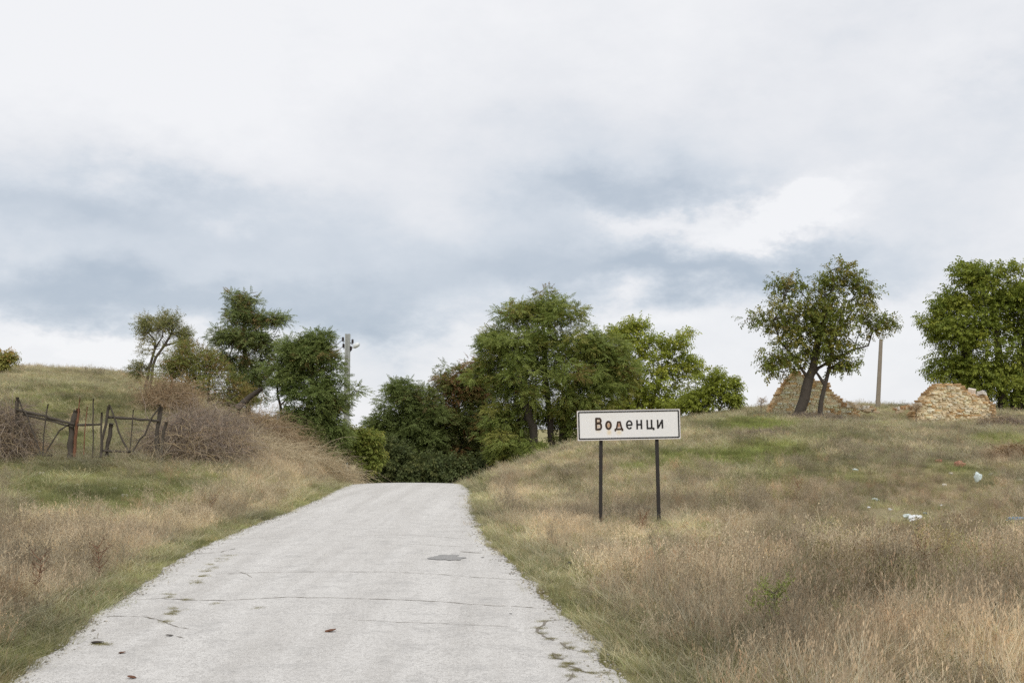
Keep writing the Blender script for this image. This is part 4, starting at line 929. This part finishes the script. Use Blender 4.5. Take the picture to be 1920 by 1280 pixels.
# ------------------------------------------------------------------ utility poles
def upole():
    D = 46; b0 = at(649, 830, D); b0.z = h1(b0.x, b0.y) - .3; tp = at(652, 626, D); root = empty('utility_pole', b0, 'grey concrete utility pole with a pale lamp and insulators behind the left bank trees', 'utility pole')
    hgt = tp.z - b0.z; dx = tp.x - b0.x; tb = TB(); n = 10
    def rect(z, sx_): w, d = .125 - .025 * z / hgt, .11; return w, d
    v = []; f = []
    for i in range(n + 1):
        z = hgt * i / n; x = dx * i / n; w, d = rect(z, 1)
        prof = [(-w, -d), (-.045, -d), (-.035, -d + .06), (.035, -d + .06), (.045, -d), (w, -d), (w, d), (-w, d)]
        v += [(x + a, c_, z) for a, c_ in prof]
    for i in range(n):
        for j in range(8): f.append((i * 8 + j, i * 8 + (j + 1) % 8, (i + 1) * 8 + (j + 1) % 8, (i + 1) * 8 + j))
    f.append(tuple(n * 8 + j for j in range(8)))
    me = bpy.data.meshes.new('shaft'); me.from_pydata(v, [], f); me.update(); link('shaft', me, M['concrete'], root)
    def L(px, py): p = at(px, py, D) - b0; return p
    for (px, py, px2) in ((643, 636, 650), (644, 648, 650), (661, 640, 655), (658, 653, 655)):
        p = L(px, py); q = L(px2, py + 1); t_ = TB(); t_.tube([p + Vector((0, 0, -.09)), p + Vector((0, 0, -.03)), p + Vector((0, 0, .0)), p + Vector((0, 0, .06)), p + Vector((0, 0, .10))], [.035, .06, .045, .055, .02], 8)
        ins = t_.build('insulator', M['porcelain'], root, sm=True); t2 = TB(); t2.tube([q, p + Vector((0, 0, -.14)), p + Vector((0, 0, -.06))], .014, 5); t2.build('bracket', M['iron'], ins)
    arm = TB(); arm.tube([L(654, 653), L(660, 652), L(665, 650)], .022, 6); ar = arm.build('lamp_arm', M['concrete'], root)
    lh = TB(); a, b_ = L(662, 651), L(674, 644); lh.tube([a, a.lerp(b_, .15), a.lerp(b_, .5), a.lerp(b_, .85), b_], [.04, .09, .10, .09, .03], 10); lh.build('lamp_head', M['white_plastic'], root, sm=True)
    w = TB(); a = L(643, 636); b_ = at(560, 690, 62) - b0
    w.tube([a + (b_ - a) * t_ + Vector((0, 0, -1.4 * t_ * (1 - t_) * .5)) for t_ in [i / 14 for i in range(15)]], .013, 4); w.build('wire', M['wire'], root)
    w = TB(); a = L(644, 648); b_ = at(560, 704, 62) - b0
    w.tube([a + (b_ - a) * t_ + Vector((0, 0, -1.4 * t_ * (1 - t_) * .5)) for t_ in [i / 14 for i in range(15)]], .013, 4); w.build('wire', M['wire'], root)
upole()
D = 47; b0 = at(1645, 775, D); b0.z = h1(b0.x, b0.y) - .3; tp = at(1652, 636, D); root = empty('bare_pole', b0, 'bare leaning concrete pole standing between the two ruined walls', 'pole')
v = []; f = []; n = 8
for i in range(n + 1):
    q = i / n; c = Vector((0, 0, 0)).lerp(tp - b0, q); w = .085 - .022 * q
    v += [(c.x + a * w, c.y + e * w, c.z) for a, e in ((-1, -.8), (-.3, -1), (.3, -1), (1, -.8), (1, .8), (-1, .8))]
for i in range(n):
    for j in range(6): f.append((i * 6 + j, i * 6 + (j + 1) % 6, (i + 1) * 6 + (j + 1) % 6, (i + 1) * 6 + j))
f.append(tuple(n * 6 + j for j in range(6)))
me = bpy.data.meshes.new('shaft'); me.from_pydata(v, [], f); me.update(); link('shaft', me, M['pole_old'], root)

# ------------------------------------------------------------------ rustic gate and fence
def stick(name, pts, D, r, parent, off, mat='wood', n=6, seed=0):
    rr = random.Random(seed); P = [at(p[0], p[1], D + (p[2] if len(p) > 2 else 0)) - off for p in pts]; Q = []
    for a, b_ in zip(P, P[1:]):
        k = max(2, int((b_ - a).length / .12))
        for i in range(k): Q.append(a.lerp(b_, i / k) + Vector((rr.uniform(-1, 1), rr.uniform(-1, 1), rr.uniform(-1, 1))) * r * .28)
    Q.append(P[-1]); rs = [r * rr.uniform(.85, 1.15) * (1 - .18 * i / len(Q)) for i in range(len(Q))]
    t_ = TB(); t_.tube(Q, rs, n); return t_.build(name, M[mat], parent, sm=True)
D = 24
def gthing(name, px, label, cat, group=None): b0 = Vector(gd(px, D)); return empty(name, b0, label, cat, group), b0
root, b0 = gthing('fence_panel', 85, 'left fence panel with a heavy rail sloping down and crooked stakes in a V', 'fence')
stick('rail', [(30, 768), (60, 774), (95, 783), (140, 795)], D, .036, root, b0, seed=1); stick('rail', [(42, 776), (90, 787), (138, 800)], D, .03, root, b0, seed=2, mat='wood')
for i, p in enumerate(([(35, 750), (41, 764), (51, 779), (58, 800), (68, 825), (76, 852)], [(90, 757), (86, 782), (82, 815), (80, 854)], [(130, 795), (112, 806), (98, 828), (84, 852)])): stick('stake', p, D - .05, .018, root, b0, seed=5 + i)
stick('rail', [(62, 851), (78, 854), (98, 853)], D, .03, root, b0, seed=9)
root, b0 = gthing('gate_leaf', 170, 'narrow middle gate leaf of thin upright stakes between the split post and the brace', 'gate')
stick('rail', [(145, 797), (168, 796), (191, 795)], D, .028, root, b0, seed=11); stick('rail', [(172, 857), (190, 856)], D, .022, root, b0, seed=12)
for i, (p, mt, r_) in enumerate((([(164, 762), (161, 785), (159, 810), (157, 852)], 'wood_red', .013), ([(175, 747), (174, 790), (175, 820), (174, 856)], 'wood', .017), ([(191, 773), (190, 800), (189, 856)], 'wood', .026), ([(150, 745), (147, 770), (146, 790)], 'wood_red', .014))):
    stick('stake', p, D - .05, r_, root, b0, mt, seed=14 + i)
root, b0 = gthing('gate_leaf', 250, 'right gate leaf with level top rail and slanting braces meeting at the bottom', 'gate')
stick('rail', [(201, 782), (240, 784), (300, 789)], D, .033, root, b0, seed=21); stick('rail', [(192, 844), (220, 846), (245, 847)], D, .026, root, b0, seed=22)
for i, (p, r_) in enumerate((([(204, 758), (214, 780), (222, 808), (232, 830), (241, 846)], .024), ([(250, 768), (248, 800), (243, 846)], .015), ([(302, 760), (285, 782), (275, 805), (271, 815), (262, 823), (249, 846)], .02), ([(204, 762), (199, 795), (192, 825), (190, 856)], .033))):
    stick('brace', p, D - .05, r_, root, b0, 'wood', seed=24 + i)
for i, (p, mt, r_, lb) in enumerate((([(144, 768), (141, 785), (135, 800), (131, 858)], 'wood', .075, 'thick dark grey post where the left fence panel meets the middle gate leaf'), ([(147, 765), (143, 800), (139, 856)], 'wood_red', .04, 'reddish split post leaning on the thick dark post'),
        ([(209, 793), (206, 815), (200, 854)], 'wood', .05, 'short sawn-off post behind the right gate leaf'), ([(302, 762), (298, 790), (294, 810), (296, 858)], 'wood', .055, 'rough right gate post wrapped in brambles'), ([(33, 745), (32, 780), (30, 862)], 'wood', .04, 'left end post half hidden in the bramble column'))):
    root, b0 = gthing('gate_post', p[-1][0], lb, 'post'); stick('post_shaft', p, D + .06, r_, root, b0, mt, 8, seed=40 + i)
root, b0 = gthing('loose_stake', 310, 'dark stake leaning in the brambles right of the right gate post', 'stake'); stick('stake_shaft', [(313, 790), (306, 810), (303, 850)], D, .035, root, b0, seed=51)

# ------------------------------------------------------------------ sign
SD = 16.5; K = SD / F
pc = at(1179, 796, SD); sroot = empty('village_sign', (pc.x, SD, h1(pc.x, SD)), 'white rectangular village name sign with black border on two dark posts', 'road sign'); sb = Vector(sroot.location)
ang = R(1.15)
panel_e = None
W2, H2 = 193 * K / 2, 55.5 * K / 2
def plate(bm_w, bm_h, r_=.012):
    pts = []
    for cx_, cy_, a0 in ((bm_w - r_, bm_h - r_, 0), (-bm_w + r_, bm_h - r_, 90), (-bm_w + r_, -bm_h + r_, 180), (bm_w - r_, -bm_h + r_, 270)):
        for i in range(5): a = R(a0 + i * 22.5); pts.append((cx_ + r_ * math.cos(a), cy_ + r_ * math.sin(a)))
    return pts
def prism(name, loops, y0, y1, mat, parent):
    """outline (optionally with a hole loop) in local x,z, between depth y0 (front) and y1"""
    v = []; f = []; n = len(loops[0])
    if len(loops) == 1:
        o = loops[0]; v = [(x, y0, z) for x, z in o] + [(x, y1, z) for x, z in o]; f = [tuple(range(n)), tuple(range(2 * n - 1, n - 1, -1))] + [(i, n + i, n + (i + 1) % n, (i + 1) % n) for i in range(n)]
    else:
        o, h = loops
        for y in (y0, y1): v += [(x, y, z) for x, z in o] + [(x, y, z) for x, z in h]
        for i in range(n):
            j = (i + 1) % n; f += [(i, j, n + j, n + i), (2 * n + j, 2 * n + i, 3 * n + i, 3 * n + j), (i, 2 * n + i, 2 * n + j, j), (n + i, n + j, 3 * n + j, 3 * n + i)]
    me = bpy.data.meshes.new(name); me.from_pydata(v, [], f); bm = bmesh.new(); bm.from_mesh(me); bmesh.ops.recalc_face_normals(bm, faces=bm.faces); bm.to_mesh(me); bm.free()
    return link(name, me, mat, parent)
m, nt, bs = mat_new('white_enamel'); oc = objco(nt); base = (.80, .79, .775)
def PX(x, y):   # zoomed crop coordinates -> panel local metres
    X_ = (1060 + x / 8 - 1179) * K; Z_ = (796 - (750 + y / 8)) * K + 0
    c_, s_ = math.cos(-ang), math.sin(-ang); return (X_ * c_ - Z_ * s_, X_ * s_ + Z_ * c_)
colr = mixc(nt, noise(nt, 3, 6, oc, .6), (.82, .81, .80), (.88, .87, .86))
sepn = nd(nt, 'ShaderNodeSeparateXYZ', {0: oc})
def mth(op, a, b_=None): 
    q = nd(nt, 'ShaderNodeMath', operation=op)
    for i, w in enumerate((a, b_)):
        if w is None: continue
        if hasattr(w, 'is_linked'): nt.links.new(w, q.inputs[i])
        else: q.inputs[i].default_value = w
    return q.outputs[0]
nz = noise(nt, 25, 5, oc, .7)
for (x, y, rx, rz, cc, a) in ((495, 320, 30, 32, (.60, .42, .26), .9), (495, 395, 28, 28, (.60, .42, .26), .9), (645, 378, 34, 50, (.50, .27, .10), 1.0), (800, 378, 28, 40, (.42, .20, .10), 1.0), (655, 480, 34, 42, (.80, .62, .34), .75), (800, 480, 42, 38, (.82, .66, .40), .7),
                              (495, 470, 40, 26, (.78, .64, .42), .35), (560, 250, 300, 40, (.78, .68, .5), .12)):
    u0, v0 = PX(x, y); k_ = K / 8
    du = mth('MULTIPLY', mth('SUBTRACT', sepn.outputs[0], u0), 1 / (rx * k_)); dv = mth('MULTIPLY', mth('SUBTRACT', sepn.outputs[2], v0), 1 / (rz * k_))
    e = mth('EXPONENT', mth('MULTIPLY', mth('ADD', mth('POWER', mth('ABSOLUTE', du), 2.5), mth('POWER', mth('ABSOLUTE', dv), 2.5)), -1.2)); e = mth('MULTIPLY', e, mth('ADD', nz, .45)); e2 = nd(nt, 'ShaderNodeMath', operation='MULTIPLY'); e2.use_clamp = True; nt.links.new(e, e2.inputs[0]); e2.inputs[1].default_value = a
    colr = mixc(nt, e2.outputs[0], colr, cc)
nt.links.new(colr, bs.inputs['Base Color']); bs.inputs['Roughness'].default_value = .45
M['enamel'] = m
panel = prism('panel', [plate(W2, H2)], -.012, .012, m, sroot)
panel.location = pc - sb; panel.rotation_euler = (0, -ang, R(2))
M['black'] = simple('black_sign_paint', (.022, .02, .02), .5, .4, 30); M['rusty'] = simple('rusted_black_letter', (.055, .032, .02), .8, .6, 40); M['rim'] = simple('rusty_rim', (.42, .33, .26), .8, .4, 20)
ib = .0145; prism('border', [plate(W2 - ib, H2 - ib, .016), plate(W2 - ib - .019, H2 - ib - .019, .006)], -.0175, -.0125, M['black'], panel)
prism('rim', [plate(W2 + .004, H2 + .004, .014), plate(W2 + .0003, H2 + .0003, .012)], -.016, .016, M['rim'], panel)
def ribbon(paths, w):
    """union-like set of stroke quads in crop pixels"""
    v = []; f = []
    for p in paths:
        closed = p[0] == p[-1]; P = [Vector(PX(*q)) for q in p]; n = len(P); b_ = len(v); w2 = w * K / 8 / 2
        for i in range(n):
            if closed: a = P[(i - 1) % (n - 1)]; c_ = P[(i + 1) % (n - 1)]
            else: a = P[max(i - 1, 0)]; c_ = P[min(i + 1, n - 1)]
            d1 = (P[i] - a); d2 = (c_ - P[i]); d1 = d1.normalized() if d1.length > 1e-9 else d2.normalized(); d2 = d2.normalized() if d2.length > 1e-9 else d1
            t_ = (d1 + d2); t_ = t_.normalized() if t_.length > 1e-6 else d1; nn = Vector((-t_.y, t_.x)); ml = w2 / max(.5, nn.dot(Vector((-d1.y, d1.x))))
            for s_ in (-1, 1): q = P[i] + nn * ml * s_; v += [(q.x, -.0145, q.y), (q.x, -.0125, q.y)]
        for i in range(n - 1):
            a = b_ + 4 * i; f += [(a, a + 4, a + 6, a + 2), (a, a + 1, a + 5, a + 4), (a + 2, a + 6, a + 7, a + 3)]
    return v, f
def letter(paths, w, mat):
    for i, p in enumerate(paths): pass
    v, f = [], []
    for i, p in enumerate(paths):
        a, b_ = ribbon([p], w); a = [(x, y - i * .0012, z) for x, y, z in a]; f += [tuple(q + len(v) for q in t_) for t_ in b_]; v += a
    me = bpy.data.meshes.new('letter'); me.from_pydata(v, [], f); bm = bmesh.new(); bm.from_mesh(me); bmesh.ops.recalc_face_normals(bm, faces=bm.faces); bm.to_mesh(me); bm.free()
    return link('letter', me, M[mat], panel)
def arc(cx_, cy_, rx, ry, a0, a1, n=14): return [(cx_ + rx * math.cos(R(a0 + (a1 - a0) * i / n)), cy_ + ry * math.sin(R(a0 + (a1 - a0) * i / n))) for i in range(n + 1)]
letter([[(459, 266), (461, 446)], [(452, 276)] + arc(508, 309, 22, 33, -90, 90, 8) + [(455, 344)], [(455, 350)] + arc(512, 392, 25, 44, -88, 90, 8) + [(455, 437)]], 28, 'rusty')
o_ = arc(646, 375, 36, 54, 0, 360, 24); o_[-1] = o_[0]; letter([o_], 28, 'rusty')
letter([[(765, 430), (786, 328), (818, 326), (844, 428)], [(738, 437), (862, 431)], [(748, 430), (746, 463)], [(852, 424), (855, 458)]], 25, 'rusty')
letter([arc(958, 366, 39, 55, 4, -180, 12) + arc(958, 370, 39, 54, 176, 38, 10), [(915, 373), (1004, 369)]], 24, 'black')
letter([[(1073, 296), (1076, 436)], [(1138, 294), (1141, 432)], [(1076, 366), (1138, 364)]], 25, 'black')
letter([[(1226, 294), (1229, 424)], [(1291, 291), (1294, 421)], [(1219, 422), (1322, 418)], [(1320, 410), (1324, 444)]], 25, 'black')
letter([[(1383, 292), (1387, 424)], [(1390, 414), (1452, 300)], [(1452, 290), (1456, 420)]], 25, 'black')
for (xt, xb, yb) in ((1127.5, 1126, 976), (1231, 1237, 982)):
    a = at(xt, 775, SD) + Vector((0, .05, 0)); b_ = at(xb, yb, SD) + Vector((0, .05, 0)); b_.z = h1(b_.x, b_.y) - .3; t_ = TB(); n = 6
    # square tube post
    P = [b_.lerp(a, i / n) - sb for i in range(n + 1)]; v = []; f = []
    for p in P: v += [(p.x + x * .026, p.y + y * .026, p.z) for x, y in ((-1, -1), (1, -1), (1, 1), (-1, 1))]
    for i in range(n):
        for j in range(4): f.append((4 * i + j, 4 * i + (j + 1) % 4, 4 * i + 4 + (j + 1) % 4, 4 * i + 4 + j))
    f.append((4 * n, 4 * n + 1, 4 * n + 2, 4 * n + 3)); me = bpy.data.meshes.new('post'); me.from_pydata(v, [], f); me.update(); po = link('post', me, M['iron'], sroot)
    md = po.modifiers.new('bevel', 'BEVEL'); md.width = .004; md.segments = 2

# ------------------------------------------------------------------ litter
def crumple(px, py, size, mat, label, cat, name, seed, sq=(1, .7, .5), lift=.5):
    rr = random.Random(seed); bm = bmesh.new(); bmesh.ops.create_icosphere(bm, subdivisions=2, radius=.5)
    for v in bm.verts: v.co *= rr.uniform(.6, 1.15); v.co.x *= sq[0]; v.co.y *= sq[1]; v.co.z *= sq[2]
    me = bpy.data.meshes.new(name); bm.to_mesh(me); bm.free(); me.materials.append(M[mat]); o = bpy.data.objects.new(name, me); COL.objects.link(o)
    p = gp(px, py); o.location = (p[0], p[1], p[2] + size * sq[2] * lift + .03); o.scale = (size,) * 3; o.rotation_euler = (0, rr.uniform(-.3, .3), rr.uniform(-.4, .4)); return tag(o, label, cat)
M['clear'] = simple('cloudy_plastic', (.62, .70, .68), .25, .1, 10)
crumple(1714, 982, .22, 'white_plastic', 'crumpled white bag, brightest rubbish on the right slope', 'plastic bag', 'plastic_bag', 1, (1, .6, .45))
crumple(1701, 977, .18, 'clear', 'greyish torn bag touching the left of the white bag', 'plastic bag', 'plastic_bag', 2, (1, .6, .4))
crumple(1834, 908, .24, 'clear', 'cloudy pale plastic bag caught upright in weeds on the upper right slope', 'plastic bag', 'plastic_bag', 3, (.62, .5, .9))
crumple(1734, 968, .07, 'blue', 'pale blue scrap just above the white bag', 'litter', 'plastic_scrap', 4)
crumple(1902, 981, .24, 'blue', 'flattened blue bag near the right picture edge', 'plastic bag', 'plastic_bag', 5, (1, .6, .25))
crumple(1555, 990, .12, 'black_pl', 'small black lump of rubbish in the grass right of the sign', 'litter', 'rubbish_lump', 6)
crumple(1604, 886, .16, 'clear', 'pale grey scrap of plastic highest on the slope left of the bricks', 'litter', 'plastic_scrap', 7, (1, .5, .35))
crumple(1642, 943, .13, 'clear', 'dull grey plastic scrap above and left of the white bag', 'litter', 'plastic_scrap', 8, (1, .5, .4))
crumple(1669, 961, .07, 'white_plastic', 'tiny white scrap left of the white bag', 'litter', 'plastic_scrap', 9)
crumple(1629, 957, .06, 'white_plastic', 'tiny white scrap lowest left in the litter trail', 'litter', 'plastic_scrap', 10)
crumple(1765, 952, .05, 'white_plastic', 'tiny white scrap right of the white bag', 'litter', 'plastic_scrap', 11)
crumple(1818, 1014, .07, 'white_plastic', 'white scrap low on the slope below the upright cloudy bag', 'litter', 'plastic_scrap', 12)
crumple(1068, 1063, .07, 'black_pl', 'small dark lump in the dry grass between the road and the sign', 'litter', 'rubbish_lump', 13)
for i, (px, py, s_, lb) in enumerate(((1800, 874, .2, 'pink broken brick nearest the top of the right slope'), (1797, 869, .14, 'flat brick fragment lying against the pink broken brick'), (1760, 866, .13, 'small reddish brick chip left of the broken brick'))):
    o = rock(px, py, None, s_, s_ * .45, (.55, .28, .21), lb, seed=90 + i, name='broken_brick', cat='brick')
for i, (px, py, lb) in enumerate(((1782, 889, 'pale chip below the broken bricks'), (1830, 890, 'white chip just above the upright cloudy bag'), (1858, 891, 'white chip right of the upright cloudy bag'), (1771, 911, 'flat whitish chip left of the upright cloudy bag'), (1913, 901, 'white chip at the right picture edge'))):
    rock(px, py, None, .09, .04, WH, lb, seed=95 + i)
# leaves and twigs lying on the road
for i, (px, py, L_, mt, lb) in enumerate(((182, 1207, .10, 'wood', 'flat mossy clod on the road at the lower left'), (620, 1191, .10, 'wood_red', 'reddish dead leaf in the middle of the road'), (229, 1228, .06, 'wood_red', 'brown leaf on the road edge in the lower left corner'), (958, 1155, .035, 'black_pl', 'small black pebble on the right half of the road'),
                                 (318, 1197, .06, 'wood', 'short twig on the left half of the road'), (247, 1276, .07, 'wood_red', 'brown leaf at the bottom of the road'), (905, 1047, .05, 'wood', 'small twig by the tar patch'))):
    p = px_on_road(px, py); o = crumple(px, py, L_, mt, lb, 'debris', 'road_debris', 120 + i, (1, .6, .16)); o.location = (p.x, p.y, road_surface(p.x, p.y) + .008 + L_ * .05)

# ------------------------------------------------------------------ single plants that stand out
def stalk(px, py, h_, label, seed, col=(.13, .07, .045), green=None, name='dead_weed_stalk'):
    rg = np.random.default_rng(seed); rr = random.Random(seed); p = gp(px, py); root = empty(name, p, label, 'weed'); t_ = TB(); q = Vector((0, 0, -.03)); pts = [q.copy()]
    for i in range(8): q = q + Vector((rr.gauss(.01, .015), rr.gauss(0, .015), h_ / 8)); pts.append(q.copy())
    t_.tube(pts, [.007 * (1 - .08 * i) for i in range(9)], 5); tips = []
    for i in range(3, 9):
        for s_ in (-1, 1):
            e = pts[i] + Vector((s_ * rr.uniform(.03, .09), rr.uniform(-.06, .06), rr.uniform(.04, .12))); t_.tube([pts[i], pts[i].lerp(e, .5) + Vector((s_ * .01, 0, 0)), e], [.004, .003, .002], 4); tips.append(e)
    t_.build('stem', M['wood_red'] if green is None else M['bark_pale'], root, sm=True); tips = np.array([tuple(x) for x in tips + pts[2:]]); pos = np.repeat(tips, 4 if green is None else 9, 0) + rg.normal(0, .02, (len(tips) * (4 if green is None else 9), 3)); n = len(pos)
    c = np.array(col if green is None else green) * rg.uniform(.7, 1.3, (n, 1)); a, f, c = sprays('small', pos, rg.normal(0, 1, (n, 3)) + np.array((0, 0, .5)), rg.uniform(.03, .06, n) * (1 if green is None else 1.6), c, rg)
    link('seed_heads' if green is None else 'leaves', np_mesh('leaves', a, f, c), M['leaf'], root)['kind'] = 'stuff'
stalk(62, 1135, .42, 'tall reddish dead stalk standing alone at the left picture edge', 1)
stalk(172, 1095, .40, 'dark dead stalk in the dry grass left of the road, right of the reddish one', 2)
stalk(390, 965, .36, 'dark thin stalk in the straw grass by the left verge', 3)
stalk(1425, 1205, .36, 'leafy green weed growing alone in the dry grass at the lower right', 4, green=(.24, .28, .07), name='green_weed')
stalk(1205, 1085, .22, 'small green weed in the dry grass below the sign', 5, green=(.15, .20, .05), name='green_weed')
stalk(1728, 1110, .36, 'dark dead stalk on the lower right slope', 6)
stalk(1490, 945, .40, 'orange brown dead weed on the slope right of the sign', 7, col=(.35, .19, .09))
stalk(1195, 1000, .25, 'curly brown dead weed between the feet of the sign posts', 8, col=(.25, .15, .08))
